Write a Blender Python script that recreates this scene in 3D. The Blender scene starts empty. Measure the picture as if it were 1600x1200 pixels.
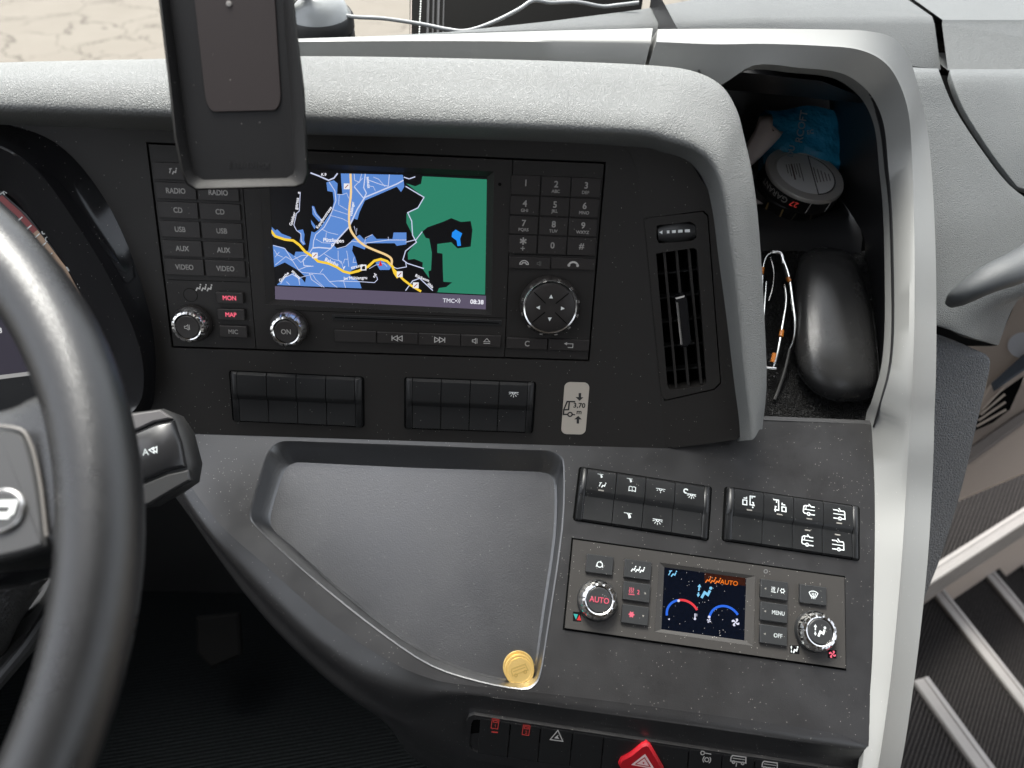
import bpy, bmesh, math, random
import numpy as np
from mathutils import Vector, Matrix
from mathutils.geometry import tessellate_polygon
random.seed(7)
S = bpy.context.scene
COL = S.collection
R = math.radians
# ------------------------------------------------------------------ camera, sky, sun, exposure
EXPO = 1.8
F = 1156.0
def nz(v): v = np.array(v, float); return v / np.linalg.norm(v)
_X = nz((1, -.0315, -.038)); _u = np.array((.0428, .9355, .3511)); _u = nz(_u - _X * _u.dot(_X)); _n = np.cross(_X, _u)
_t = R(22)
_Z = math.cos(_t) * _u + math.sin(_t) * _n
_Y = math.sin(_t) * _u - math.cos(_t) * _n
RM = np.array([_X, _Y, _Z])
CAM = np.array((0, 0, 1.35))
cd = bpy.data.cameras.new('camera'); cam = bpy.data.objects.new('camera', cd); COL.objects.link(cam)
cd.sensor_width = 36; cd.lens = 26.01; cd.clip_start = .02; cd.clip_end = 500
m = Matrix([list(RM[0]) + [0], list(RM[1]) + [0], list(RM[2]) + [0], [0, 0, 0, 1]])
cam.matrix_world = Matrix.Translation(Vector(CAM)) @ m
cd.dof.use_dof = True; cd.dof.focus_distance = .57; cd.dof.aperture_fstop = 6.7
S.camera = cam
W = bpy.data.worlds.new('World'); S.world = W; W.use_nodes = True
nt = W.node_tree; bg = nt.nodes['Background']
sky = nt.nodes.new('ShaderNodeTexSky'); sky.sky_type = 'NISHITA'; sky.sun_disc = False
SUN_EL, SUN_AZ = 66, -32          # azimuth measured from +Y towards +X
sky.sun_elevation = R(SUN_EL); sky.sun_rotation = R(SUN_AZ); sky.dust_density = 4; sky.air_density = 1.0
hs = nt.nodes.new('ShaderNodeHueSaturation'); hs.inputs['Saturation'].default_value = .3; nt.links.new(sky.outputs[0], hs.inputs['Color']); nt.links.new(hs.outputs[0], bg.inputs[0]); bg.inputs[1].default_value = .15
sl = bpy.data.lights.new('sun', 'SUN'); sl.energy = 1.6; sl.angle = R(20); sl.color = (1, .96, .9)
so = bpy.data.objects.new('sun', sl); COL.objects.link(so)
_d = Vector((math.sin(R(SUN_AZ)) * math.cos(R(SUN_EL)), math.cos(R(SUN_AZ)) * math.cos(R(SUN_EL)), math.sin(R(SUN_EL))))
so.rotation_euler = _d.to_track_quat('Z', 'Y').to_euler(); so.location = (0, 0, 6)
S.view_settings.view_transform = 'Standard'; S.view_settings.look = 'None'
S.view_settings.exposure = EXPO; S.view_settings.gamma = 1
S.render.engine = 'CYCLES'; S.cycles.use_denoising = True
S.cycles.max_bounces = 6; S.cycles.diffuse_bounces = 3; S.cycles.glossy_bounces = 3; S.cycles.transparent_max_bounces = 6
S.cycles.caustics_reflective = False; S.cycles.caustics_refractive = False
S.cycles.sample_clamp_indirect = 4

# ------------------------------------------------------------------ geometry helpers
def ray(px, py): return RM @ np.array(((px - 800) / F, -(py - 600) / F, -1.))
def dep(px, py, d): return Vector(CAM + ray(px, py) * d)
class Fr:
    """a plane with an origin, in-plane axes x, y and normal n; at() takes the sight line through a photo point to it"""
    def __init__(s, o, n, x=(1, 0, 0)):
        s.o = np.array(o, float); s.n = nz(n); x = np.array(x, float)
        s.x = nz(x - s.n * x.dot(s.n)); s.y = np.cross(s.n, s.x)
    def at(s, px, py, off=0):
        d = ray(px, py); k = np.dot(s.o + s.n * off - CAM, s.n) / np.dot(d, s.n)
        return Vector(CAM + d * k)
    def uv(s, px, py, off=0):
        p = np.array(s.at(px, py, off)) - s.o
        return (float(p.dot(s.x)), float(p.dot(s.y)))
    def w(s, u, v, h=0): return Vector(s.o + s.x * u + s.y * v + s.n * h)
    def P(s, h=0): return lambda u, v: s.w(u, v, h)
    def PX(s, h=0): return lambda px, py: s.at(px, py, h)
def el(deg): return (0, -math.cos(R(deg)), math.sin(R(deg)))
RAD = Fr(np.array(dep(590, 390, .535)), el(22))
CON = Fr(RAD.at(740, 692), el(60))

def cr(pts, k):
    """Catmull-Rom through 2D/3D points, k steps per span"""
    if k <= 1: return [Vector(p) for p in pts]
    P = [Vector(p) for p in pts]; out = []
    for i in range(len(P) - 1):
        p0 = P[i - 1] if i else P[0] * 2 - P[1]
        p1, p2 = P[i], P[i + 1]
        p3 = P[i + 2] if i + 2 < len(P) else p2 * 2 - p1
        for j in range(k):
            t = j / k
            out.append(.5 * ((2 * p1) + (p2 - p0) * t + (2 * p0 - 5 * p1 + 4 * p2 - p3) * t * t + (3 * p1 - p0 - 3 * p2 + p3) * t ** 3))
    out.append(P[-1]); return out
def crc(pts, k):
    P = [Vector(p) for p in pts]; n = len(P); out = []
    for i in range(n):
        p0, p1, p2, p3 = P[i - 1], P[i], P[(i + 1) % n], P[(i + 2) % n]
        for j in range(k):
            t = j / k
            out.append(.5 * ((2 * p1) + (p2 - p0) * t + (2 * p0 - 5 * p1 + 4 * p2 - p3) * t * t + (3 * p1 - p0 - 3 * p2 + p3) * t ** 3))
    return out
def rrect(u0, v0, u1, v1, r, k=5):
    out = []
    for cx, cy, a in ((u1 - r, v1 - r, 0), (u0 + r, v1 - r, 90), (u0 + r, v0 + r, 180), (u1 - r, v0 + r, 270)):
        for j in range(k + 1):
            t = R(a + 90 * j / k); out.append((cx + r * math.cos(t), cy + r * math.sin(t)))
    return out
def circ(cx, cy, r, n=32): return [(cx + r * math.cos(2 * math.pi * i / n), cy + r * math.sin(2 * math.pi * i / n)) for i in range(n)]
_tc = {}
def textmesh(s):
    if s in _tc: return _tc[s]
    c = bpy.data.curves.new('t', 'FONT'); c.body = s; c.size = 1; c.align_x = 'CENTER'; c.resolution_u = 3
    o = bpy.data.objects.new('t', c); COL.objects.link(o)
    me = bpy.data.meshes.new_from_object(o.evaluated_get(bpy.context.evaluated_depsgraph_get()))
    vs = [(v.co.x, v.co.y) for v in me.vertices]; fs = [tuple(p.vertices) for p in me.polygons]
    bpy.data.objects.remove(o); bpy.data.curves.remove(c); bpy.data.meshes.remove(me)
    if vs:
        x0 = min(v[0] for v in vs); x1 = max(v[0] for v in vs); y0 = min(v[1] for v in vs); y1 = max(v[1] for v in vs)
        vs = [(x - (x0 + x1) / 2, y - (y0 + y1) / 2) for x, y in vs]
        _tc[s] = (vs, fs, x1 - x0, y1 - y0)
    else: _tc[s] = ([], [], 1, 1)
    return _tc[s]

class MB:
    def __init__(s): s.v = []; s.f = []; s.m = []; s.mats = []
    def mi(s, mat):
        if mat not in s.mats: s.mats.append(mat)
        return s.mats.index(mat)
    def add(s, vs, fs, mat):
        b = len(s.v); k = s.mi(mat)
        s.v += [Vector(p) for p in vs]
        for f in fs: s.f.append([b + i for i in f]); s.m.append(k)
    # -- solids
    def prism(s, fr, loop, h0, h1, mat, holes=(), bev=0, bottom=True):
        loops = [list(loop)] + [list(h) for h in holes]
        if not holes:
            lp = loops[0]; n = len(lp)
            rings = [[fr.w(u, v, h0) for u, v in lp]]
            if bev:
                cu = sum(p[0] for p in lp) / n; cv = sum(p[1] for p in lp) / n
                rings.append([fr.w(u, v, h1 - bev) for u, v in lp])
                ins = []
                for i in range(n):
                    a, b, c = Vector(lp[i - 1]), Vector(lp[i]), Vector(lp[(i + 1) % n])
                    e1 = (b - a).normalized() if (b - a).length > 1e-9 else Vector((1, 0)); e2 = (c - b).normalized() if (c - b).length > 1e-9 else e1
                    nn = Vector((-(e1.y + e2.y), e1.x + e2.x))
                    nn = nn.normalized() if nn.length > 1e-9 else Vector((0, 0))
                    cosv = max(.5, abs(nn.dot(Vector((-e1.y, e1.x)))))
                    ins.append(b + nn * (bev / cosv) * s._orient(lp))
                rings.append([fr.w(p.x, p.y, h1) for p in ins])
            else: rings.append([fr.w(u, v, h1) for u, v in lp])
            vs = [p for r in rings for p in r]; fs = []
            for k in range(len(rings) - 1):
                for i in range(n):
                    j = (i + 1) % n; fs.append((k * n + i, k * n + j, (k + 1) * n + j, (k + 1) * n + i))
            fs.append([(len(rings) - 1) * n + i for i in range(n)])
            if bottom: fs.append([i for i in range(n)][::-1])
            s.add(vs, fs, mat); return
        flat = [p for lp in loops for p in lp]
        tri = tessellate_polygon([[Vector((p[0], p[1], 0)) for p in lp] for lp in loops])
        N = len(flat)
        vs = [fr.w(u, v, h1) for u, v in flat] + [fr.w(u, v, h0) for u, v in flat]
        fs = [tuple(t) for t in tri] + [tuple(N + i for i in t[::-1]) for t in tri]
        b = 0
        for lp in loops:
            n = len(lp)
            for i in range(n): fs.append((b + i, b + (i + 1) % n, N + b + (i + 1) % n, N + b + i))
            b += n
        s.add(vs, fs, mat)
    def _orient(s, lp):
        a = sum(lp[i - 1][0] * lp[i][1] - lp[i][0] * lp[i - 1][1] for i in range(len(lp)))
        return 1 if a > 0 else -1
    def rings(s, rings, mat, close=True, cap0=False, cap1=False):
        n = len(rings[0]); vs = [p for r in rings for p in r]; fs = []
        for k in range(len(rings) - 1):
            for i in range(n if close else n - 1):
                j = (i + 1) % n; fs.append((k * n + i, k * n + j, (k + 1) * n + j, (k + 1) * n + i))
        if cap0: fs.append(list(range(n))[::-1])
        if cap1: fs.append([(len(rings) - 1) * n + i for i in range(n)])
        s.add(vs, fs, mat)
    def loft(s, curves, mat, ka=4, kc=1):
        """curves: list of equal-length world point lists; ka steps along, kc steps across"""
        cs = [cr(c, ka) for c in curves]
        if kc > 1:
            n = len(cs[0]); cols = [cr([c[i] for c in cs], kc) for i in range(n)]
            cs = [[cols[i][j] for i in range(n)] for j in range(len(cols[0]))]
        s.rings(cs, mat, close=False)
    def tube(s, pts, r, mat, n=10, k=4, caps=True, flat=1, smooth=True):
        P = cr(pts, k) if smooth else [Vector(p) for p in pts]
        rr = r if isinstance(r, (list, tuple)) else None
        rings = []; up = Vector((.13, .21, .97))
        for i, p in enumerate(P):
            t = (P[min(i + 1, len(P) - 1)] - P[max(i - 1, 0)]).normalized()
            a = t.cross(up).normalized(); b = t.cross(a).normalized(); up = -b if False else up
            if rr:
                q = i / (len(P) - 1) * (len(rr) - 1); q0 = min(int(q), len(rr) - 2); rad = rr[q0] + (rr[q0 + 1] - rr[q0]) * (q - q0)
            else: rad = r
            rings.append([p + a * math.cos(2 * math.pi * j / n) * rad + b * math.sin(2 * math.pi * j / n) * rad * flat for j in range(n)])
        s.rings(rings, mat, True, caps, caps)
    def lathe(s, fr, u, v, prof, mat, n=48, rip=None):
        rings = []
        for k, (r, h) in enumerate(prof):
            ring = []
            for i in range(n):
                a = 2 * math.pi * i / n; q = r
                if rip and k in rip[0]: q = r - (rip[2] if (i % rip[1]) < rip[3] else 0)
                ring.append(fr.w(u + q * math.cos(a), v + q * math.sin(a), h))
            rings.append(ring)
        s.rings(rings, mat, True, True, True)
    def quad(s, a, b, c, d, mat): s.add([a, b, c, d], [(0, 1, 2, 3)], mat)
    def box(s, lo, hi, mat):
        x0, y0, z0 = lo; x1, y1, z1 = hi
        vs = [(x0, y0, z0), (x1, y0, z0), (x1, y1, z0), (x0, y1, z0), (x0, y0, z1), (x1, y0, z1), (x1, y1, z1), (x0, y1, z1)]
        s.add(vs, [(0, 3, 2, 1), (4, 5, 6, 7), (0, 1, 5, 4), (1, 2, 6, 5), (2, 3, 7, 6), (3, 0, 4, 7)], mat)
    # -- flat drawing through a 2D->3D map P
    def poly(s, P, pts, mat): s.add([P(x, y) for x, y in pts], [tuple(t) for t in tessellate_polygon([[Vector((p[0], p[1], 0)) for p in pts]])], mat)
    def stroke(s, P, pts, w, mat, closed=False):
        p = [Vector((q[0], q[1])) for q in pts]; n = len(p); L = []; Rr = []
        for i in range(n):
            a = p[i - 1] if (i or closed) else None; c = p[(i + 1) % n] if (i < n - 1 or closed) else None
            e1 = (p[i] - a).normalized() if a is not None else None; e2 = (c - p[i]).normalized() if c is not None else None
            if e1 is None: e1 = e2
            if e2 is None: e2 = e1
            nn = Vector((-(e1.y + e2.y), e1.x + e2.x))
            nn = nn.normalized() if nn.length > 1e-6 else Vector((-e1.y, e1.x))
            c_ = max(.45, abs(nn.dot(Vector((-e1.y, e1.x)))))
            L.append(p[i] + nn * w / 2 / c_); Rr.append(p[i] - nn * w / 2 / c_)
        vs = [P(q.x, q.y) for q in L] + [P(q.x, q.y) for q in Rr]
        s.add(vs, [(i, (i + 1) % n, n + (i + 1) % n, n + i) for i in range(n if closed else n - 1)], mat)
    def text(s, P, st, cx, cy, size, mat, rot=0, sx=1., flip=1, mirror=1, bold=None):
        if bold is None: bold = size * .035
        vs, fs, w, h = textmesh(st); c, q = math.cos(R(rot)), math.sin(R(rot)); out = []
        for x, y in vs:
            x *= size * sx * mirror; y *= size
            out.append(P(cx + x * c - y * q, cy + flip * (x * q + y * c)))
        s.add(out, fs, mat)
        if bold:
            for dx, dy in ((bold, 0), (0, bold), (bold, bold)): s.add([P(cx + dx + x * size * sx * mirror * c - y * size * q, cy + dy + flip * (x * size * sx * mirror * q + y * size * c)) for x, y in vs], fs, mat)
    def icon(s, P, name, cx, cy, sz, mat, flip=1, rot=0, w=.075):
        c, q = math.cos(R(rot)), math.sin(R(rot))
        def T(x, y): x *= sz; y *= sz; return (cx + x * c - y * q, cy + flip * (x * q + y * c))
        for it in ICON[name]:
            k = it[0]
            if k == 'l': s.stroke(P, [T(*p) for p in it[1]], (it[2] if len(it) > 2 else w) * sz, mat)
            elif k == 'o': s.stroke(P, [T(*p) for p in it[1]], w * sz, mat, True)
            elif k == 'c': s.stroke(P, [T(it[1] + it[3] * math.cos(a), it[2] + it[3] * math.sin(a)) for a in [i * math.pi / 8 for i in range(16)]], (it[4] if len(it) > 4 else w) * sz, mat, True)
            elif k == 'd': s.poly(P, [T(it[1] + it[3] * math.cos(a), it[2] + it[3] * math.sin(a)) for a in [i * math.pi / 8 for i in range(16)]], mat)
            elif k == 'p': s.poly(P, [T(*p) for p in it[1]], mat)
            elif k == 'a': s.stroke(P, [T(it[1] + it[3] * math.cos(R(it[4] + (it[5] - it[4]) * i / 10)), it[2] + it[3] * math.sin(R(it[4] + (it[5] - it[4]) * i / 10))) for i in range(11)], (it[6] if len(it) > 6 else w) * sz, mat)
    def build(s, name, parent=None, ang=32, bevel=0, seg=2):
        me = bpy.data.meshes.new(name)
        o0 = Vector(parent.location) if parent is not None else None
        if parent is not None:
            q = parent
            while q.parent is not None: q = q.parent; o0 = o0 + Vector(q.location)
        base = sum(s.v, Vector()) / max(1, len(s.v))
        me.from_pydata([p - base for p in s.v], [], s.f)
        for mm in s.mats: me.materials.append(mm)
        me.polygons.foreach_set('material_index', s.m)
        b = bmesh.new(); b.from_mesh(me); bmesh.ops.recalc_face_normals(b, faces=b.faces); b.to_mesh(me); b.free()
        me.polygons.foreach_set('use_smooth', [True] * len(me.polygons))
        me.set_sharp_from_angle(angle=R(ang)); me.update()
        o = bpy.data.objects.new(name, me); COL.objects.link(o)
        o.location = base if parent is None else base - o0
        if parent is not None: o.parent = parent
        if bevel:
            md = o.modifiers.new('bevel', 'BEVEL'); md.width = bevel; md.segments = seg; md.limit_method = 'ANGLE'; md.angle_limit = R(35)
        return o
def thing(name, label, cat, loc, group=None):
    o = bpy.data.objects.new(name, None); COL.objects.link(o); o.location = Vector(loc); o.empty_display_size = .02
    o['label'] = label; o['category'] = cat
    if group: o['group'] = group
    return o
def tag(o, label, cat, group=None):
    o['label'] = label; o['category'] = cat
    if group: o['group'] = group
    return o
def struct(o): o['kind'] = 'structure'; return o
def fan_blade(a): c, q = math.cos(R(a)), math.sin(R(a)); return ('p', [(x * c - y * q, x * q + y * c) for x, y in ((0, 0), (.08, .2), (.02, .45), (.25, .45), (.33, .25), (.2, .08))])
def star(n, r0, r1): return [((r1 if i % 2 else r0) * math.cos(math.pi * i / n), (r1 if i % 2 else r0) * math.sin(math.pi * i / n)) for i in range(2 * n)]
def seat(dx=0, k=1.): return [('d', dx + .22 * k, .3 * k, .075 * k), ('l', [(dx + .18 * k, .17 * k), (dx + .1 * k, -.1 * k), (dx - .1 * k, -.02 * k), (dx - .25 * k, -.3 * k)], .12 * k)]
ICON = {
 'seat': seat(), 'seats': seat(-.38, .75) + seat(0, .75) + seat(.38, .75),
 'driver': seat(.12) + [('l', [(-.42, .22), (-.12, .3)], .1), ('l', [(-.25, .25), (-.42, -.2)], .09)],
 'vent': [('d', .33, .33, .1), ('l', [(.3, .18), (.2, -.12), (-.03, 0), (-.18, -.38)], .16), ('l', [(-.42, .05), (-.42, .4)], .09), ('p', [(-.55, .3), (-.42, .5), (-.29, .3)]), ('l', [(-.42, -.05), (-.42, -.25)], .09), ('p', [(-.52, -.18), (-.42, -.36), (-.3, -.18)])],
 'recirc': [('c', 0, 0, .3, .09), ('p', [(-.1, .28), (.12, .44), (.12, .16)]), ('p', [(-.35, -.02), (-.42, -.3), (-.16, -.22)]), ('p', [(.35, -.02), (.42, -.3), (.16, -.22)])],
 'heat': [('l', [(x - .02, .4), (x + .05, .2), (x - .05, .02), (x + .02, -.2)], .07) for x in (-.28, -.08, .12)] + [('l', [(-.38, -.34), (.3, -.34)], .08)],
 'snow': [('p', star(6, .42, .24)), ],
 'snowo': [('o', star(6, .36, .22))],
 'defrost': [('o', [(-.45, .2), (-.25, .33), (0, .38), (.25, .33), (.45, .2), (.25, -.2), (-.25, -.2)])] + [('l', [(x, .2), (x + .05, .05), (x - .03, -.1), (x, -.4)], .06) for x in (-.16, 0, .16)],
 'lamp': [('l', [(-.5, .22), (.5, .22)], .06), ('a', 0, .2, .17, 180, 360)] + [('l', [(.3 * math.cos(R(a)), .2 + .3 * math.sin(R(a))), (.52 * math.cos(R(a)), .2 + .52 * math.sin(R(a)))], .055) for a in (200, 235, 270, 305, 340)],
 'lampone': [('l', [(-.5, .2), (.5, .2)], .06), ('a', 0, .18, .15, 180, 360), ('l', [(0, -.08), (0, -.25)], .07), ('l', [(-.28, .05), (-.4, -.03)], .07), ('l', [(.28, .05), (.4, -.03)], .07)],
 'spot': [('l', [(-.45, .3), (.4, .3)], .06), ('l', [(-.15, .3), (.05, .12), (.2, .3)], .07), ('p', [(0, .1), (.2, .22), (.35, -.1), (.1, -.25)])],
 'book': [('o', [(-.4, .25), (-.2, .32), (0, .25), (0, -.25), (-.2, -.18), (-.4, -.25)]), ('o', [(.4, .25), (.2, .32), (0, .25), (0, -.25), (.2, -.18), (.4, -.25)])],
 'moonlamp': [('a', -.35, .3, .17, 30, 290, .11)] + [('l', [(-.25, .1), (.5, .1)], .06), ('a', .12, .1, .13, 180, 360)] + [('l', [(.12 + .22 * math.cos(R(a)), .1 + .22 * math.sin(R(a))), (.12 + .4 * math.cos(R(a)), .1 + .4 * math.sin(R(a)))], .06) for a in (200, 235, 270, 305, 340)],
 'busl': [('l', [(.02, .3), (-.3, .3), (-.42, .22), (-.48, -.22), (-.4, -.33), (-.2, -.35)]), ('l', [(-.22, .3), (-.26, 0)], .06), ('l', [(-.02, .46), (.16, .26), (.46, .26)]), ('c', -.05, -.36, .11), ('l', [(.1, -.38), (.46, -.38)]), ('l', [(-.44, -.02), (.46, -.02)], .06)],
 'busr': [('l', [(-.46, .3), (-.1, .3), (.04, .18)]), ('l', [(.0, .48), (.16, .26), (.42, .28), (.48, .2), (.48, -.36), (.22, -.36)]), ('c', .08, -.36, .11), ('l', [(-.08, -.38), (-.46, -.38)]), ('l', [(.46, -.02), (-.46, -.02)], .06)],
 'kneel': [('o', [(-.5, -.3), (-.5, .05), (-.2, .05), (-.2, -.3)]), ('l', [(-.45, .2), (-.22, .2), (-.22, .32)]), ('l', [(.45, .42), (.05, .42), (.05, -.25), (.4, -.25)]), ('l', [(.2, .42), (.2, .25)]), ('l', [(.2, -.05), (.3, -.05), (.3, -.2)]), ('d', .25, -.42, .06)],
 'kneelr': [('o', [(.5, -.38), (.5, -.05), (.2, -.05), (.2, -.38)]), ('l', [(.45, .12), (.22, .12), (.22, .26)]), ('l', [(-.45, .42), (-.05, .42), (-.05, -.35), (-.4, -.35)]), ('l', [(-.2, .42), (-.2, .2)]), ('l', [(-.2, -.1), (-.3, -.1), (-.3, -.3)]), ('d', -.3, -.45, .05)],
 'fan': [fan_blade(a) for a in (0, 90, 180, 270)] + [('d', 0, 0, .1)],
 'speaker': [('o', [(-.3, -.12), (-.3, .12), (-.12, .12), (.1, .3), (.1, -.3), (-.12, -.12)]), ('l', [(.25, -.3), (.25, .3)], .06)],
 'eject': [('o', [(-.35, -.05), (0, .35), (.35, -.05)]), ('l', [(-.38, -.25), (.38, -.25)])],
 'prev': [('l', [(-.5, -.25), (-.5, .25)]), ('o', [(-.45, 0), (0, .25), (0, -.25)]), ('o', [(0, 0), (.45, .25), (.45, -.25)])],
 'next': [('l', [(.5, -.25), (.5, .25)]), ('o', [(.45, 0), (0, .25), (0, -.25)]), ('o', [(0, 0), (-.45, .25), (-.45, -.25)])],
 'phone': [('a', 0, -.25, .42, 15, 165, .16), ('d', -.38, -.12, .12), ('d', .38, -.12, .12)],
 'phoneo': [('a', 0, -.2, .42, 10, 170, .08), ('l', [(-.42, -.12), (-.2, -.12), (-.15, .02), (.15, .02), (.2, -.12), (.42, -.12)], .08)],
 'backarrow': [('l', [(-.3, .15), (.4, .15), (.4, -.25), (-.1, -.25)], .07), ('p', [(-.2, .32), (-.5, .15), (-.2, -.02)])],
 'up': [('p', [(-.4, -.35), (.4, -.35), (0, .45)])], 'down': [('p', [(-.4, .35), (.4, .35), (0, -.45)])],
 'left': [('p', [(.35, -.4), (.35, .4), (-.45, 0)])], 'right': [('p', [(-.35, -.4), (-.35, .4), (.45, 0)])],
 'display': [('o', [(-.35, -.5), (-.35, .5), (.35, .5), (.35, -.5)]), ('o', [(-.2, .15), (-.2, .35), (.2, .35), (.2, .15)])],
 'warn': [('o', [(-.5, -.35), (.5, -.35), (0, .45)]), ('p', [(-.2, -.2), (.2, -.2), (.05, -.05), (.1, .12), (-.02, .02)])],
 'key': [('c', -.32, .3, .15), ('l', [(-.18, .32), (.4, .3)]), ('c', .1, -.2, .17), ('a', .1, -.2, .32, 130, 230), ('a', .1, -.2, .32, -50, 50)],
 'bus': [('o', [(-.5, -.15), (-.5, .1), (-.42, .22), (.45, .22), (.5, -.15)]), ('l', [(-.4, .05), (.4, .05)], .05), ('c', .3, -.2, .08), ('c', -.3, -.2, .08)],
 'thermo': [('d', 0, -.3, .16), ('l', [(0, -.3), (0, .4)], .14), ('l', [(.12, .3), (.3, .3)], .07), ('l', [(.12, .1), (.3, .1)], .07)],
}

# ------------------------------------------------------------------ materials
def M(name, col, rough=.5, metal=0, spec=.5, bump=None, emit=0, bev=0, dust=0, coat=0, trans=0, rvar=0, cvar=0):
    mt = bpy.data.materials.new(name); mt.use_nodes = True; n = mt.node_tree.nodes; L = mt.node_tree.links
    b = n['Principled BSDF']; b.inputs['Base Color'].default_value = (*col, 1); b.inputs['Roughness'].default_value = rough
    b.inputs['Metallic'].default_value = metal; b.inputs['Specular IOR Level'].default_value = spec
    if coat: b.inputs['Coat Weight'].default_value = coat; b.inputs['Coat Roughness'].default_value = .08
    if trans: b.inputs['Transmission Weight'].default_value = trans
    if emit:
        b.inputs['Emission Color'].default_value = (*col, 1); b.inputs['Emission Strength'].default_value = emit / 2 ** EXPO
        b.inputs['Base Color'].default_value = (.01, .01, .011, 1)
    tc = n.new('ShaderNodeNewGeometry'); pos = tc.outputs['Position']
    nrm = None
    if bev:
        bn = n.new('ShaderNodeBevel'); bn.samples = 3; bn.inputs['Radius'].default_value = bev; nrm = bn.outputs[0]
    def bumpnode(h, st, dist, prev):
        bp = n.new('ShaderNodeBump'); bp.inputs['Strength'].default_value = st; bp.inputs['Distance'].default_value = dist
        L.new(h, bp.inputs['Height'])
        if prev: L.new(prev, bp.inputs['Normal'])
        return bp.outputs[0]
    if bump:
        kind, scale, st, dist = bump
        if kind == 'leather':
            nz_ = n.new('ShaderNodeTexNoise'); nz_.inputs['Scale'].default_value = scale * .5; nz_.inputs['Detail'].default_value = 2
            L.new(pos, nz_.inputs['Vector'])
            mx = n.new('ShaderNodeVectorMath'); mx.operation = 'MULTIPLY_ADD'
            mx.inputs[1].default_value = (1.2 / scale,) * 3; L.new(nz_.outputs['Color'], mx.inputs[0]); L.new(pos, mx.inputs[2])
            vo = n.new('ShaderNodeTexVoronoi'); vo.feature = 'DISTANCE_TO_EDGE'; vo.inputs['Scale'].default_value = scale
            L.new(mx.outputs[0], vo.inputs['Vector'])
            mr = n.new('ShaderNodeMapRange'); mr.inputs['From Max'].default_value = .25; L.new(vo.outputs['Distance'], mr.inputs['Value'])
            nrm = bumpnode(mr.outputs[0], st, dist, nrm)
        elif kind == 'noise':
            nz_ = n.new('ShaderNodeTexNoise'); nz_.inputs['Scale'].default_value = scale; nz_.inputs['Detail'].default_value = 3
            L.new(pos, nz_.inputs['Vector']); nrm = bumpnode(nz_.outputs['Fac'], st, dist, nrm)
        elif kind == 'rib':
            mp = n.new('ShaderNodeMapping'); mp.inputs['Rotation'].default_value = (0, 0, R(scale[1])); L.new(pos, mp.inputs['Vector'])
            wv = n.new('ShaderNodeTexWave'); wv.inputs['Scale'].default_value = scale[0]; wv.inputs['Distortion'].default_value = .6; wv.inputs['Detail'].default_value = 2; wv.inputs['Detail Scale'].default_value = 3
            L.new(mp.outputs[0], wv.inputs['Vector'])
            nz_ = n.new('ShaderNodeTexNoise'); nz_.inputs['Scale'].default_value = 260; nz_.inputs['Detail'].default_value = 3; L.new(pos, nz_.inputs['Vector'])
            ad = n.new('ShaderNodeMath'); ad.operation = 'MULTIPLY'; L.new(wv.outputs['Fac'], ad.inputs[0]); L.new(nz_.outputs['Fac'], ad.inputs[1])
            nrm = bumpnode(ad.outputs[0], st, dist, nrm)
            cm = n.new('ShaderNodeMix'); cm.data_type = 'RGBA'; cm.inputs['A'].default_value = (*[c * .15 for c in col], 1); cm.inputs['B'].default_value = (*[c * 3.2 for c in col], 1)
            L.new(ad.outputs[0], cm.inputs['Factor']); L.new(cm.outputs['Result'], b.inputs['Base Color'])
        elif kind == 'loop':
            vo = n.new('ShaderNodeTexVoronoi'); vo.feature = 'F1'; vo.inputs['Scale'].default_value = scale; L.new(pos, vo.inputs['Vector'])
            sn = n.new('ShaderNodeMath'); sn.operation = 'SINE'; mu = n.new('ShaderNodeMath'); mu.operation = 'MULTIPLY'; mu.inputs[1].default_value = 12
            L.new(vo.outputs['Distance'], mu.inputs[0]); L.new(mu.outputs[0], sn.inputs[0]); nrm = bumpnode(sn.outputs[0], st, dist, nrm)
    if nrm: L.new(nrm, b.inputs['Normal'])
    src = None
    if cvar:
        nz2 = n.new('ShaderNodeTexNoise'); nz2.inputs['Scale'].default_value = 14; nz2.inputs['Detail'].default_value = 5; L.new(pos, nz2.inputs['Vector'])
        cm = n.new('ShaderNodeMix'); cm.data_type = 'RGBA'; cm.inputs['A'].default_value = (*[c * (1 - cvar) for c in col], 1); cm.inputs['B'].default_value = (*[min(1, c * (1 + cvar)) for c in col], 1)
        L.new(nz2.outputs['Fac'], cm.inputs['Factor']); src = cm.outputs['Result']; L.new(src, b.inputs['Base Color'])
    if rvar:
        nz3 = n.new('ShaderNodeTexNoise'); nz3.inputs['Scale'].default_value = 30; nz3.inputs['Detail'].default_value = 6; nz3.inputs['Roughness'].default_value = .65; L.new(pos, nz3.inputs['Vector'])
        mr = n.new('ShaderNodeMapRange'); mr.inputs['From Min'].default_value = .3; mr.inputs['From Max'].default_value = .7
        mr.inputs['To Min'].default_value = rough - rvar; mr.inputs['To Max'].default_value = rough + rvar
        L.new(nz3.outputs['Fac'], mr.inputs['Value']); L.new(mr.outputs[0], b.inputs['Roughness'])
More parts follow.
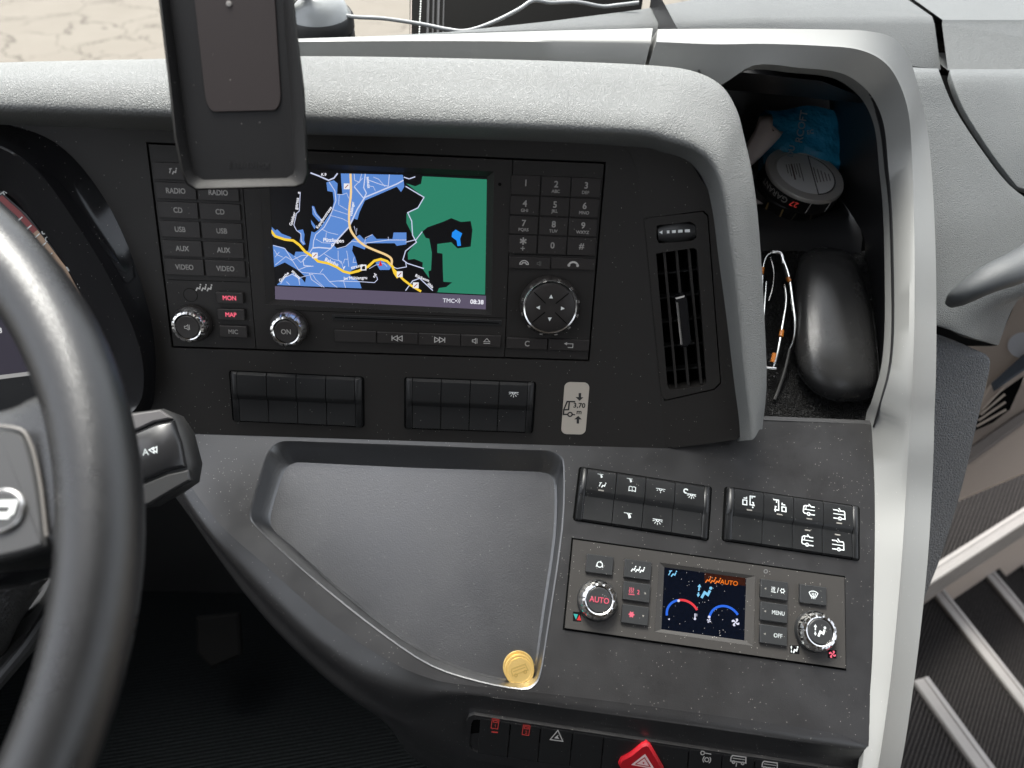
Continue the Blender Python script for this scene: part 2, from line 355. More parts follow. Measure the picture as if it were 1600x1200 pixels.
    if dust:
        prevd = None
        for sc_, th, keep in ((300, .07, .95), (700, .15, .88)):
            vo = n.new('ShaderNodeTexVoronoi'); vo.inputs['Scale'].default_value = sc_; L.new(pos, vo.inputs['Vector'])
            lt = n.new('ShaderNodeMath'); lt.operation = 'LESS_THAN'; lt.inputs[1].default_value = th; L.new(vo.outputs['Distance'], lt.inputs[0])
            sx = n.new('ShaderNodeSeparateColor'); L.new(vo.outputs['Color'], sx.inputs[0])
            nd = n.new('ShaderNodeTexNoise'); nd.inputs['Scale'].default_value = 22; L.new(pos, nd.inputs['Vector'])
            su = n.new('ShaderNodeMath'); su.operation = 'MULTIPLY_ADD'; su.inputs[1].default_value = .5 * dust; su.inputs[2].default_value = -.25 * dust; L.new(nd.outputs['Fac'], su.inputs[0])
            ad = n.new('ShaderNodeMath'); ad.operation = 'ADD'; L.new(sx.outputs[0], ad.inputs[0]); L.new(su.outputs[0], ad.inputs[1])
            gt = n.new('ShaderNodeMath'); gt.operation = 'GREATER_THAN'; gt.inputs[1].default_value = 1 - (1 - keep) * dust; L.new(ad.outputs[0], gt.inputs[0])
            mu = n.new('ShaderNodeMath'); mu.operation = 'MULTIPLY'; L.new(lt.outputs[0], mu.inputs[0]); L.new(gt.outputs[0], mu.inputs[1])
            if prevd is None: prevd = mu.outputs[0]
            else:
                mxx = n.new('ShaderNodeMath'); mxx.operation = 'MAXIMUM'; L.new(prevd, mxx.inputs[0]); L.new(mu.outputs[0], mxx.inputs[1]); prevd = mxx.outputs[0]
        cm = n.new('ShaderNodeMix'); cm.data_type = 'RGBA'; cm.inputs['A'].default_value = (*col, 1); cm.inputs['B'].default_value = (.42, .4, .37, 1)
        if src: L.new(src, cm.inputs['A'])
        L.new(prevd, cm.inputs['Factor']); L.new(cm.outputs['Result'], b.inputs['Base Color'])
    return mt
fascia_m = M('fascia_plastic', (.021, .0192, .0175), .48, spec=.3, bump=('noise', 1500, .12, .0003), rvar=.05, dust=.35, cvar=.1)
console_m = M('console_plastic', (.0155, .015, .0153), .34, spec=.75, bump=('noise', 1100, .16, .0004), rvar=.06, dust=1.0, cvar=.12)
tray_m = M('tray_plastic', (.015, .0155, .017), .33, spec=1.0, bump=('noise', 1000, .25, .0005), rvar=.04, dust=.3)
hood_m = M('hood_leather', (.20, .205, .199), .56, bump=('leather', 780, .75, .0007), cvar=.08)
sideleather_m = M('side_leather', (.105, .111, .111), .58, bump=('leather', 700, .5, .0006), cvar=.06)
lowleather_m = M('lower_leather', (.10, .107, .115), .48, bump=('leather', 420, .8, .001), cvar=.08)
silver_m = M('silver_paint', (.245, .247, .238), .48, metal=.15, bump=('noise', 2500, .05, .0002), rvar=.06, dust=.25, cvar=.04)
unit_m = M('unit_plastic', (.020, .018, .0165), .44, spec=.3, bump=('noise', 1800, .08, .0002), bev=.0003, dust=.3)
climate_m = M('climate_plastic', (.034, .0315, .029), .5, spec=.4, bump=('noise', 1500, .15, .0003), bev=.0003, dust=1.1)
btn_m = M('button_plastic', (.027, .024, .0225), .4, spec=.3, bev=.00035, dust=.25)
cbtn_m = M('climate_button_plastic', (.024, .025, .026), .38, bev=.0004, dust=.8)
rock_m = M('rocker_plastic', (.012, .0125, .013), .33, spec=.5, bev=.0005, dust=.6, rvar=.06)
rockd_m = M('rocker_plastic_dull', (.016, .016, .016), .42, spec=.3, bev=.0005, dust=.25)
black_m = M('gap_black', (.003, .003, .003), .8, spec=.05)
gloss_m = M('gloss_black', (.008, .008, .009), .12, dust=.3)
tray_m.node_tree.nodes['Principled BSDF'].inputs['IOR'].default_value = 1.75
console_m.node_tree.nodes['Principled BSDF'].inputs['IOR'].default_value = 1.62
liner_m = M('cubby_liner', (.019, .019, .02), .4, bump=('noise', 900, .2, .0004))
chrome_m = M('chrome', (.85, .84, .82), .14, metal=1)
chromer_m = M('chrome_satin', (.6, .59, .57), .25, metal=1)
white_m = M('legend_white', (.72, .74, .72), .5)
dim_m = M('legend_grey', (.52, .50, .47), .5)
redl_m = M('legend_red_lit', (1, .14, .22), .5, emit=1.0)
red_m = M('legend_red', (.75, .06, .05), .5, emit=.35)
hazard_m = M('hazard_red', (.45, .012, .02), .3, coat=.3)
pink_m = M('hazard_white', (.85, .62, .6), .5)
wheel_m = M('wheel_leather', (.014, .014, .0145), .3, spec=.65, bump=('leather', 1000, .2, .0003), rvar=.05)
wheelpad_m = M('wheel_pad_plastic', (.045, .045, .045), .36, bump=('noise', 900, .15, .0004))
beige_m = M('beige_plastic', (.50, .41, .34), .55, bump=('noise', 700, .25, .0006), cvar=.05)
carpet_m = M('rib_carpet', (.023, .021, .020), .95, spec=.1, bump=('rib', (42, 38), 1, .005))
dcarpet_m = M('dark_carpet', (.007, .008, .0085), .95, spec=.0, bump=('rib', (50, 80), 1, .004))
mat_m = M('loop_mat', (.02, .02, .02), .35, bump=('loop', 330, 1, .002))
alu_m = M('aluminium', (.24, .225, .21), .5, metal=.5, bump=('noise', 60, .1, .002), cvar=.12, rvar=.08)
rubber_m = M('black_rubber', (.02, .02, .02), .5)
case_m = M('case_rubber', (.010, .0096, .0096), .42, spec=.25, dust=.2, bump=('noise', 1200, .1, .0002))
plate_m = M('steel_plate_brown', (.026, .0195, .0185), .5, spec=.3, dust=.15)
gold_m = M('brass_coin', (.85, .6, .22), .3, metal=.75, bump=('noise', 900, .3, .0003))
blue_m = M('blue_film', (.03, .34, .60), .25, bump=('noise', 90, .9, .004), coat=.3)
tissue_m = M('tissue_white', (.8, .68, .64), .7)
paper_m = M('paper', (.42, .36, .34), .8)
tin_m = M('tin_grey', (.6, .57, .53), .35, metal=.3)
tinl_m = M('tin_label', (.9, .89, .87), .5)
tinb_m = M('tin_black', (.012, .012, .012), .3)
txtd_m = M('ink_dark', (.02, .02, .02), .6)
txtb_m = M('ink_brown', (.10, .06, .05), .6)
lens_m = M('wire_metal', (.8, .82, .8), .2, metal=1)
amber_m = M('tortoise', (.55, .17, .02), .25)
skin_m = M('glasses_case_skin', (.03, .03, .03), .24, bump=('leather', 700, .15, .0004), cvar=.2, rvar=.08)
cable_m = M('cable_grey', (.32, .33, .33), .35)
sticker_m = M('sticker_champagne', (.52, .47, .40), .38, metal=.2)
SC = {}
def lit(col, k=1.0):
    key = (col, k)
    if key not in SC:
        SC[key] = M('screen_colour', tuple((c / 255 / 12.92 if c / 255 <= .04045 else ((c / 255 + .055) / 1.055) ** 2.4) for c in col), .3, spec=.2, emit=k)
    return SC[key]

# ------------------------------------------------------------------ outside and bus shell
GZ = -.85
def outside():
    mt = bpy.data.materials.new('cracked_concrete'); mt.use_nodes = True; n = mt.node_tree.nodes; L = mt.node_tree.links
    b = n['Principled BSDF']; b.inputs['Roughness'].default_value = .9
    g = n.new('ShaderNodeNewGeometry')
    nz_ = n.new('ShaderNodeTexNoise'); nz_.inputs['Scale'].default_value = 2.2; nz_.inputs['Detail'].default_value = 8; L.new(g.outputs['Position'], nz_.inputs['Vector'])
    ma = n.new('ShaderNodeVectorMath'); ma.operation = 'MULTIPLY_ADD'; ma.inputs[1].default_value = (.9, .9, 0); L.new(nz_.outputs['Color'], ma.inputs[0]); L.new(g.outputs['Position'], ma.inputs[2])
    prev = None
    for sc_, wd in ((.75, .012), (1.9, .012)):
        vo = n.new('ShaderNodeTexVoronoi'); vo.feature = 'DISTANCE_TO_EDGE'; vo.inputs['Scale'].default_value = sc_; L.new(ma.outputs[0], vo.inputs['Vector'])
        mr = n.new('ShaderNodeMapRange'); mr.inputs['From Max'].default_value = wd * sc_; mr.inputs['To Min'].default_value = 1; mr.inputs['To Max'].default_value = 0; L.new(vo.outputs['Distance'], mr.inputs['Value'])
        n2 = n.new('ShaderNodeTexNoise'); n2.inputs['Scale'].default_value = .9 * sc_; L.new(g.outputs['Position'], n2.inputs['Vector'])
        m2 = n.new('ShaderNodeMapRange'); m2.inputs['From Min'].default_value = .42; m2.inputs['From Max'].default_value = .58; L.new(n2.outputs['Fac'], m2.inputs['Value'])
        mu = n.new('ShaderNodeMath'); mu.operation = 'MULTIPLY'; L.new(mr.outputs[0], mu.inputs[0]); L.new(m2.outputs[0], mu.inputs[1])
        if prev is None: prev = mr.outputs[0]
        else:
            mx = n.new('ShaderNodeMath'); mx.operation = 'MAXIMUM'; L.new(prev, mx.inputs[0]); L.new(mu.outputs[0], mx.inputs[1]); prev = mx.outputs[0]
    n3 = n.new('ShaderNodeTexNoise'); n3.inputs['Scale'].default_value = 3; n3.inputs['Detail'].default_value = 8; L.new(g.outputs['Position'], n3.inputs['Vector'])
    cc = n.new('ShaderNodeMix'); cc.data_type = 'RGBA'; cc.inputs['A'].default_value = (.135, .118, .095, 1); cc.inputs['B'].default_value = (.17, .152, .126, 1); L.new(n3.outputs['Fac'], cc.inputs['Factor'])
    cm = n.new('ShaderNodeMix'); cm.data_type = 'RGBA'; L.new(cc.outputs['Result'], cm.inputs['A']); cm.inputs['B'].default_value = (.045, .036, .027, 1); L.new(prev, cm.inputs['Factor'])
    L.new(cm.outputs['Result'], b.inputs['Base Color'])
    mb = MB(); mb.quad((-150, -150, GZ), (150, -150, GZ), (150, 150, GZ), (-150, 150, GZ), mt)
    struct(mb.build('ground'))
outside()
shell_m = M('shell_grey', (.14, .135, .13), .7)
def shell():
    r = thing('bus_body', 'bus interior shell around the cockpit', 'bus', (0, -1, -.3)); del r['label']; del r['category']; struct(r)
    mb = MB(); mb.box((-.95, -3.2, 2.15), (.0, -.42, 2.2), shell_m); mb.box((.0, -3.2, 2.15), (1.4, .30, 2.2), shell_m); mb.build('roof_light_cut', r)  # unseen roof, front edge stepped to shape the sheen on console and tray
    mb = MB(); mb.box((-.95, -3.2, GZ + .4), (1.4, -3.15, 2.15), shell_m); mb.build('rear_light_block', r)  # unseen backing wall put in to block light from behind
    mb = MB(); mb.box((-.95, -3.15, GZ + .4), (-.9, 1.1, 1.02), shell_m); [mb.box((-.95, y_, 1.02), (-.9, y_ + .1, 2.15), shell_m) for y_ in (-3.15, -2.1, -1.1)]; mb.build('driver_side_wall', r)
    mb = MB(); mb.box((1.35, -3.15, GZ + .4), (1.4, -.15, 1.02), shell_m); [mb.box((1.35, y_, 1.02), (1.4, y_ + .1, 2.05), shell_m) for y_ in (-3.15, -2.1, -1.1, -.25)]; mb.box((1.35, -.15, 2.05), (1.4, -.1, 2.15), shell_m); mb.build('door_side_wall', r)
    gm = bpy.data.materials.new('windscreen_glass'); gm.use_nodes = True; n = gm.node_tree.nodes; L = gm.node_tree.links
    tr = n.new('ShaderNodeBsdfTransparent'); gl = n.new('ShaderNodeBsdfGlossy'); gl.inputs['Roughness'].default_value = .0; mx = n.new('ShaderNodeMixShader'); mx.inputs[0].default_value = .03
    tr.inputs[0].default_value = (.94, .96, .95, 1)
    L.new(tr.outputs[0], mx.inputs[1]); L.new(gl.outputs[0], mx.inputs[2]); L.new(mx.outputs[0], n['Material Output'].inputs['Surface'])
    mb = MB(); mb.loft([[(-1.3, 1.0, z0), (-.6, 1.22, z0), (0, 1.28, z0), (.7, 1.22, z0), (1.4, 1.0, z0)] if z0 < 1 else [(-1.3, .0, z0), (-.6, .10, z0), (0, .14, z0), (.7, .10, z0), (1.4, .0, z0)] for z0 in (.35, 2.3)], gm, 4, 1)
    mb.build('windscreen', r)
shell()

# ------------------------------------------------------------------ dashboard
dash = thing('dashboard', 'black and silver bus dashboard filling the cockpit around the screen', 'dashboard', (0, .5, .8))
RU = [RAD.uv(228, 222), RAD.uv(921, 565)]           # opening of the media unit (top left, bottom right)
u0, v1 = RU[0]; u1, v0 = RU[1]
def pxs(fr, pts, off=0): return [fr.uv(x, y, off) for x, y in pts]
# fascia
fo = pxs(RAD, [(-160, 150), (300, 160), (700, 175), (930, 190), (985, 240), (1003, 290), (1012, 340), (1024, 480), (1034, 600), (1040, 640), (1046, 702), (700, 691), (262, 676), (-160, 664)])
hole = [(u0, v0), (u1, v0), (u1, v1), (u0, v1)]
mb = MB(); mb.prism(RAD, fo, -.012, 0, fascia_m, [hole]); 
mb.prism(RAD, [(u0 - .004, v0 - .004), (u1 + .004, v0 - .004), (u1 + .004, v1 + .004), (u0 - .004, v1 + .004)], -.03, -.0125, black_m)
mb.build('fascia', dash)
# hood
HS = [[(-150,112),(-150,122),(-150,165),(-150,184),(-150,196)], [(0,104),(0,118),(0,163),(0,183),(0,197)], [(270,96),(270,123),(270,172),(270,192),(270,206)],
      [(480,90),(480,132),(480,180),(480,200),(480,212)], [(700,92),(700,140),(700,188),(700,205),(700,218)], [(880,96),(880,150),(880,195),(880,212),(880,224)],
      [(1000,101),(1000,160),(1000,202),(1000,219),(1000,232)], [(1075,109),(1056,165),(1045,212),(1040,228),(1033,240)], [(1124,131),(1097,184),(1088,228),(1080,240),(1066,252)],
      [(1150,169),(1131,214),(1116,254),(1108,266),(1094,280)], [(1163,215),(1146,262),(1133,300),(1124,316),(1108,332)], [(1176,275),(1160,330),(1144,373),(1135,392),(1118,410)],
      [(1186,360),(1172,420),(1155,460),(1146,480),(1130,500)], [(1194,503),(1182,530),(1165,570),(1157,585),(1142,600)], [(1196,595),(1189,620),(1174,650),(1165,655),(1150,660)],
      [(1189,665),(1186,672),(1177,686),(1165,688),(1152,690)]]
OF = [-.030, .018, .034, .022, -.004]
OFR = [.004, .026, .036, .026, .000]
cv = [[] for _ in range(6)]
for i, st in enumerate(HS):
    t = min(1, max(0, (i - 6) / 5))
    pb = RAD.at(st[0][0], st[0][1], OF[0] * (1 - t) + OFR[0] * t)
    cv[0].append(pb + Vector((0, .03 * (1 - t) + .055 * t, -.06 * (1 - t) - .02 * t)))
    for j in range(5): cv[j + 1].append(RAD.at(st[j][0], st[j][1], OF[j] * (1 - t) + OFR[j] * t))
mb = MB(); mb.loft(cv, hood_m, 5, 5)
mb.add([c[-1] for c in cv], [list(range(6))], hood_m)
mb.build('hood', dash, ang=60)
# vent surround panel, turned a little towards the driver
vA, vB = RAD.at(1004, 339), RAD.at(1032, 622)
ax = (vA - vB).normalized(); vn = Matrix.Rotation(R(-9), 3, ax) @ Vector(RAD.n)
VEN = Fr(np.array(vA), vn, tuple(Vector(vn).cross(-ax)))
mb = MB()
vo_out = pxs(VEN, [(955, 222), (1000, 222), (1070, 240), (1108, 300), (1136, 420), (1158, 600), (1172, 672), (1150, 687), (1100, 694), (1052, 700), (1036, 694), (1030, 640), (1016, 480), (1004, 339), (990, 275)])
vh = pxs(VEN, [(1005, 341), (1099, 329), (1107, 336), (1127, 599), (1117, 609), (1038, 627), (1030, 617)])
mb.prism(VEN, vo_out, -.03, .0, fascia_m, [vh]); mb.prism(VEN, pxs(VEN, [(1000, 330), (1112, 320), (1135, 615), (1025, 635)]), -.0305, -.0302, black_m)
mb.build('vent_surround', dash)

# console deck
TRAY_O = [(437,693),(455,690.5),(520,693),(650,698),(780,703),(845,705),(859,706.5),(873,713),(880,731),(877,827),(853,992),(844,1047),(835,1067),(813,1075),(747,1063),(673,1038),(600,990),(508,918),(453,871),(402,823),(393,805),(398,779),(415,722),(425,702)]
TRAY_I = [(455,721.5),(468,720),(530,722.5),(655,727),(780,732),(838,734.5),(851,736),(864,741),(870,761),(868,840),(851,955),(838,1043),(829,1060),(805,1066),(739,1052),(673,1026),(607,985),(513,909),(456,857),(424,829),(418,812),(422,790),(436,744),(445,728)]
EDGE = [(258,668),(283,735),(340,815),(417,885),(508,966),(600,1028),(665,1058),(725,1070),(900,1089),(1120,1118),(1368,1155)]
deck = pxs(CON, EDGE + [(1385, 850), (1385, 655), (1190, 652)])
deck = [CON.uv(q.x, q.y) for q in cr([Vector(e) for e in EDGE], 4)][:-1] + pxs(CON, [(1366, 1170), (1374, 850), (1374, 664), (1188, 652)])
thole = [tuple(p) for p in crc([Vector(CON.uv(x, y)) for x, y in TRAY_O], 3)]
mb = MB(); mb.prism(CON, deck, -.010, 0, console_m, [thole]); mb.build('console_deck', dash)
FRT = Fr(np.array(CON.at(725, 1080)), (lambda a, d: nz(np.cross(np.array(d), np.cross(np.array(el(a)), np.array(d)))))(14, CON.at(1350, 1168) - CON.at(725, 1080)), tuple(CON.at(1350, 1168) - CON.at(725, 1080)))
MID = [(252,672,.0),(275,745,-.002),(322,826,-.004),(398,908,-.006),(488,996,-.007),(572,1056,-.008)]
OUT = [(250,676,-.01),(266,755,-.014),(300,808,-.022),(380,922,-.03),(455,1008,-.033),(545,1088,-.036)]
c0 = [CON.at(x, y, .0001) for x, y in EDGE]
c1 = [CON.at(x, y, o) for x, y, o in MID] + [FRT.at(652,1088), CON.at(728,1084,-.0018), CON.at(900,1106,-.0018), CON.at(1120,1136,-.0018), CON.at(1366,1173,-.0018)]
c2 = [CON.at(x, y, o) for x, y, o in OUT] + [FRT.at(628,1140,-.004), FRT.at(728,1190), FRT.at(900,1225), FRT.at(1120,1255), FRT.at(1345,1290)]
c3 = [p + Vector((.006, .03, -.02)) for p in c2]
c3[6:] = [p + Vector((0, .004, -.05)) for p in c2[6:]]
c1b = [p * .5 + q * .5 for p, q in zip(c1[:7], c2[:7])] + [FRT.at(735,1100,-.0002), FRT.at(900,1124,-.0002), FRT.at(1120,1154,-.0002), FRT.at(1362,1192,-.0002)]
for i in range(6): c1b[i] = c1b[i] + Vector(CON.n) * .002
mb = MB(); mb.loft([c0, c1, c1b, c2, c3], console_m, 4, 5); mb.build('console_apron', dash, ang=60)
# storage tray
ro = crc([CON.at(x, y, 0.0003) for x, y in TRAY_O], 3); ri0 = crc([CON.at(x, y, -.0165) for x, y in TRAY_I], 3); 
cen = sum(ri0, Vector()) / len(ri0)
ri = [p + (cen - p).normalized() * .002 + Vector(CON.n) * -.0015 for p in ri0]
lip = [p + (p - cen).normalized() * .0012 + Vector(CON.n) * .0004 for p in ro]
mb = MB(); mb.rings([lip, ro, [a * .5 + b * .5 for a, b in zip(ro, ri0)], ri0, ri], tray_m, True, False, True)
mb.build('storage_tray', dash, ang=32)
TRF = Fr(np.array(CON.w(0, 0, -.018)), CON.n)

# silver trim
def YP(px, py, y): d = ray(px, py); return Vector(CAM + d * (y / d[1]))
def tp(px, py, kind, y=None, o=0):
    return YP(px, py, y) if kind == 'y' else CON.at(px, py, o)
TL_ = [[(440,61,.575),(440,62,.555),(440,98,.553)], [(600,56,.575),(600,60,.555),(600,100,.553)], [(760,51,.575),(760,60,.555),(760,102,.553)], [(900,47,.575),(900,62,.555),(900,104,.553)], [(1020,44,.575),(1017,64,.555),(1007,106,.553)]]
def strip(tab, name):
    mb = MB(); n = len(tab[0])
    cs = [[YP(*st[j]) for st in tab] for j in range(n)]
    back = [p + Vector((0, .03, -.03)) for p in cs[0]]; fr_ = [p + Vector((0, .02, -.004)) for p in cs[-1]]
    r = [(a * .88 + b * .12) for a, b in zip(cs[1], cs[0])]; q = [(a * .9 + b * .1) for a, b in zip(cs[1], cs[2])]
    mb.loft([back, cs[0], r, q, cs[2], fr_], silver_m, 4, 1)
    mb.add([c[-1] for c in (back, cs[0], r, q, cs[2], fr_)], [list(range(6))], silver_m)
    mb.add([c[0] for c in (back, cs[0], r, q, cs[2], fr_)], [list(range(6))], silver_m)
    return mb.build(name, dash, ang=50)
strip(TL_, 'silver_trim')
TR_ = [  # outer edge, ridge, inner edge
 [(1028,44,.575),(1025,67,.555),(1012,106,.553)], [(1120,43,.575),(1115,69,.555),(1112,135,.553)], [(1200,43,.576),(1190,71,.556),(1178,102,.553)], [(1300,44,.578),(1275,74,.558),(1250,106,.556)],
 [(1355,46,.582),(1338,80,.562),(1310,113,.562)], [(1397,56,.588),(1378,99,.57),(1345,132,.57)], [(1420,84,.59),(1402,131,.575),(1368,160,.58)], [(1434,125,.588),(1418,180,.572),(1382,200,.577)],
 [(1451,200,.583),(1422,240,.564),(1388,262,.568)], [(1460,292,.553),(1424,310,.540),(1394,330,.546)], [(1465,408,.508),(1425,412,.494),(1397,430,.50)], [(1466,525,.462),(1424,525,.448),(1397,520,.46)],
 [(1465,600,.434),(1421,600,.422),(1391,580,.437)], [(1463,650,.418),(1419,650,.408),(1377,630,.425)], [(1462,700,.400),(1417,700,.392),(1366,668,.420)]]
tab = []
for st in TR_: tab.append([YP(*p) for p in st])
for (a, b, c) in (((1459,775,.02),(1412,770,.009),(1367,775,.0005)), ((1454,860,.018),(1406,860,.008),(1367,860,.0005)), ((1445,955,.014),(1398,950,.007),(1365,955,.0005)),
                  ((1432,1060,.01),(1387,1060,.006),(1362,1050,.0005)), ((1412,1190,.004),(1368,1190,.004),(1348,1190,-.003)), ((1385,1300,-.01),(1345,1300,-.008),(1325,1300,-.012))):
    tab.append([CON.at(a[0], a[1], a[2]-.02), CON.at(b[0], b[1], b[2]), CON.at(*c)])
cs = [[st[j] for st in tab] for j in range(3)]
rg = []
def side(p, i):  # hidden return towards the rear
    return p + Vector((-.004, .035, -.035))
back = [side(p, i) for i, p in enumerate(cs[0])]
r1 = [a * .82 + b * .18 for a, b in zip(cs[1], cs[0])]; r2 = [a * .86 + b * .14 for a, b in zip(cs[1], cs[2])]
o1 = [a * .93 + b * .07 for a, b in zip(cs[0], cs[1])]
inn = [p + (Vector((.0, .012, -.008)) if i < 15 else Vector((0, .002, -.006))) for i, p in enumerate(cs[2])]
mid = [(a + b) / 2 + Vector((0, -.0015, .0015)) for a, b in zip(r1, r2)]
mb = MB(); mb.loft([back, [p + Vector((0, .006, -.006)) for p in cs[0]], o1, r1, mid, r2, cs[2], inn], silver_m, 5, 1)
mb.add([c[0] for c in (back, o1, r1, mid, r2, cs[2], inn)], [list(range(7))], silver_m)
mb.build('silver_trim', dash, ang=38)

# cubby
FLO = Fr((.28, .437, .908), el(66))
UPZ = 1.003
def ZP(px, py, z): d = ray(px, py); return Vector(CAM + d * ((z - CAM[2]) / d[2]))
mb = MB()
lipL, lipR = CON.at(1185, 653), CON.at(1366, 663)
fl0, fl1 = FLO.at(1160, 672), FLO.at(1400, 672)
f2l, f2r = FLO.at(1150, 392), FLO.at(1345, 392)
mb2 = MB(); mb2.quad(fl0, FLO.at(1400, 660), FLO.at(1380, 392), f2l, mat_m)
# rounded lip between deck and cubby floor
a = [lipL + Vector((-.01, -.002, .0)), lipR]
mb.rings([[p for p in a], [p + Vector((0, .004, .0005)) for p in a], [p + Vector((0, .007, -.003)) for p in a], [p + Vector((0, .009, -.03)) for p in a]], liner_m, False)
yr = .60
rl = Vector((.20, FLO.at(1250, 392).y, FLO.at(1250, 392).z)); rr = Vector((.40, rl.y, rl.z))
prof = [(rl.y - .01, rl.z - .01), (rl.y, rl.z), (rl.y + .008, rl.z + .012), (rl.y + .026, UPZ - .003), (rl.y + .034, UPZ - .0003), (rl.y + .042, UPZ), (.735, UPZ), (.745, UPZ + .01), (.76, 1.118)]
mb.rings([[Vector((.15, y, z)), Vector((.355, y, z))] for y, z in prof], liner_m, False)
# right wall: from the trim's inner edge down to the floor line
top = [st[2] for st in tab[3:15]]
bot = [Vector((.22, .74, 1.12)), Vector((.28, .74, 1.10)), Vector((.318, .735, 1.08)), Vector((.332, .73, 1.05)), Vector((.338, .70, UPZ)), Vector((.338, .66, UPZ)), Vector((.336, .61, UPZ)), Vector((.334, .595, 1.0)), FLO.at(1345, 420), FLO.at(1362, 500), FLO.at(1366, 580), FLO.at(1362, 645)]
bot = [Vector((.22, .75, 1.118)), Vector((.28, .75, 1.112)), Vector((.325, .74, 1.09)), Vector((.345, .73, 1.05)), Vector((.35, .70, UPZ)), Vector((.35, .66, UPZ)), Vector((.348, .60, UPZ)), FLO.at(1352, 395), FLO.at(1362, 450), FLO.at(1372, 540), FLO.at(1372, 600), FLO.at(1364, 650)]
md = [a_ * .8 + b_ * .2 + Vector((.004, 0, 0)) for a_, b_ in zip(top, bot)]
mb.loft([top, [p * .96 + q * .04 + Vector((-.0015, 0, 0.0)) for p, q in zip(top, bot)], md, bot], liner_m, 4, 2)
mb.rings([[Vector((.15, .570, 1.156)), Vector((.25, .570, 1.150))], [Vector((.15, .62, 1.124)), Vector((.33, .62, 1.115))], [Vector((.15, .78, 1.118)), Vector((.40, .78, 1.118))]], liner_m, False)
mb.quad(Vector((.15, .43, .88)), Vector((.15, .78, .88)), Vector((.15, .78, 1.16)), Vector((.15, .50, 1.16)), liner_m)
mb.build('cubby_liner', dash, ang=50)
mb2.build('cubby_mat', dash)

# upper dash top, right side panels
mb = MB()
def DP(tab): return [[dep(*p) for p in row] for row in tab]
zt = 1.14
rowT = [[ZP(x, y, zt) for x, y in ((560, 66), (700, 53), (860, 34), (1000, 17), (1200, 4), (1430, -2))],
        ]
front_top = [(560,60),(700,52),(860,45),(1000,38),(1187,29),(1330,29),(1395,29),(1461,29)]
far_top = [(560,58),(700,50),(860,33),(1000,15),(1187,-20),(1300,-50),(1300,-60),(1334,-60)]
ft = [ZP(x, y, zt) for x, y in front_top]; bt = [ZP(x, y, zt) for x, y in far_top]
fb = [p + Vector((0, -.012, -.016)) for p in ft]
fm = [p + Vector((0, -.003, -.004)) for p in ft]
fb[-3] = YP(1330, 50, ft[-3].y - .012); fb[-1] = YP(1470, 109, ft[-1].y - .035); fb[-2] = YP(1400, 100, ft[-2].y - .03)
mb.loft([bt, [p * .97 + q * .03 for p, q in zip(ft, bt)], fm, fb], sideleather_m, 1, 1); mb.build('upper_dash_pad', dash, ang=50)
mb = MB(); a = [ZP(x, y, zt) for x, y in ((1345, -60), (1474, 33), )]; b_ = [ZP(x, y, zt) for x, y in ((2000, -60), (1950, 33))]
q = [YP(1481, 110, a[1].y - .035), YP(1950, 112, a[1].y - .035)]
mb.rings([[a[0], b_[0]], [a[1] + Vector((.001, .004, 0)), b_[1] + Vector((0, .004, 0))], [a[1] + Vector((.0, 0, -.003)), b_[1] + Vector((0, 0, -.003))], q, [p + Vector((0, .05, 0)) for p in q]], sideleather_m, False)
mb.build('upper_dash_pad', dash)
mb = MB(); mb.box((.36, .83, .8), (1.3, 1.05, 1.125), black_m); mb.build('pad_gap_dark', dash)  # black box added behind the pads so their gaps look dark
# seam shadow backing
mb = MB(); mb.prism(Fr(np.array(dep(1470, 200, .735)), RM @ np.array((0, 0, 1.)), (1, 0, 0)), pxs(Fr(np.array(dep(1470, 200, .735)), RM @ np.array((0, 0, 1.)), (1, 0, 0)), [(1440, 118), (1700, 118), (1700, 380), (1590, 465), (1558, 540), (1440, 540)]), -.01, 0, black_m)
mb.build('pad_backing', dash)
def patch(rows, mat, name, ka=4, kc=4, th=.006):
    mb = MB(); rows = DP(rows); mb.loft(rows, mat, ka, kc); o = mb.build(name, dash, ang=50)
    md = o.modifiers.new('solid', 'SOLIDIFY'); md.thickness = th; md.offset = -1
    bv = o.modifiers.new('bevel', 'BEVEL'); bv.width = .0025; bv.segments = 3; bv.limit_method = 'ANGLE'; bv.angle_limit = R(50)
    return o
patch([[(1400,104,.70),(1440,106,.70),(1468,108,.70)], [(1405,113,.66),(1440,113,.662),(1468,113,.665)], [(1415,170,.652),(1455,170,.656),(1492,170,.66)], [(1420,240,.648),(1480,240,.652),(1538,240,.656)], [(1425,300,.645),(1500,300,.648),(1578,290,.655)],
       [(1425,350,.642),(1530,355,.645),(1640,345,.655)], [(1425,430,.640),(1530,440,.642),(1650,440,.65)], [(1425,490,.640),(1500,505,.642),(1590,470,.66)], [(1440,500,.643),(1510,525,.645),(1560,540,.67)]], sideleather_m, 'side_pad')
patch([[(1484,108,.70),(1560,108,.70),(1700,108,.72),(1950,118,.82)], [(1486,118,.668),(1560,120,.675),(1700,127,.70),(1950,140,.80)], [(1506,170,.66),(1580,180,.665),(1700,190,.68),(1950,215,.79)], [(1550,240,.656),(1620,245,.66),(1700,250,.67),(1950,280,.78)], [(1590,292,.655),(1640,310,.66),(1700,330,.67),(1950,370,.78)]], sideleather_m, 'side_pad')
patch([[(1390,505,.66),(1470,524,.662),(1540,553,.672)], [(1390,530,.655),(1480,550,.66),(1547,572,.674)], [(1390,640,.67),(1460,650,.675),(1528,655,.69)], [(1390,760,.69),(1450,765,.70),(1502,765,.715)],
       [(1390,870,.715),(1430,870,.72),(1470,870,.735)], [(1390,940,.73),(1418,940,.735),(1442,940,.745)], [(1375,1010,.75),(1395,1010,.75),(1415,1010,.75)]], lowleather_m, 'lower_side_panel', th=.012)
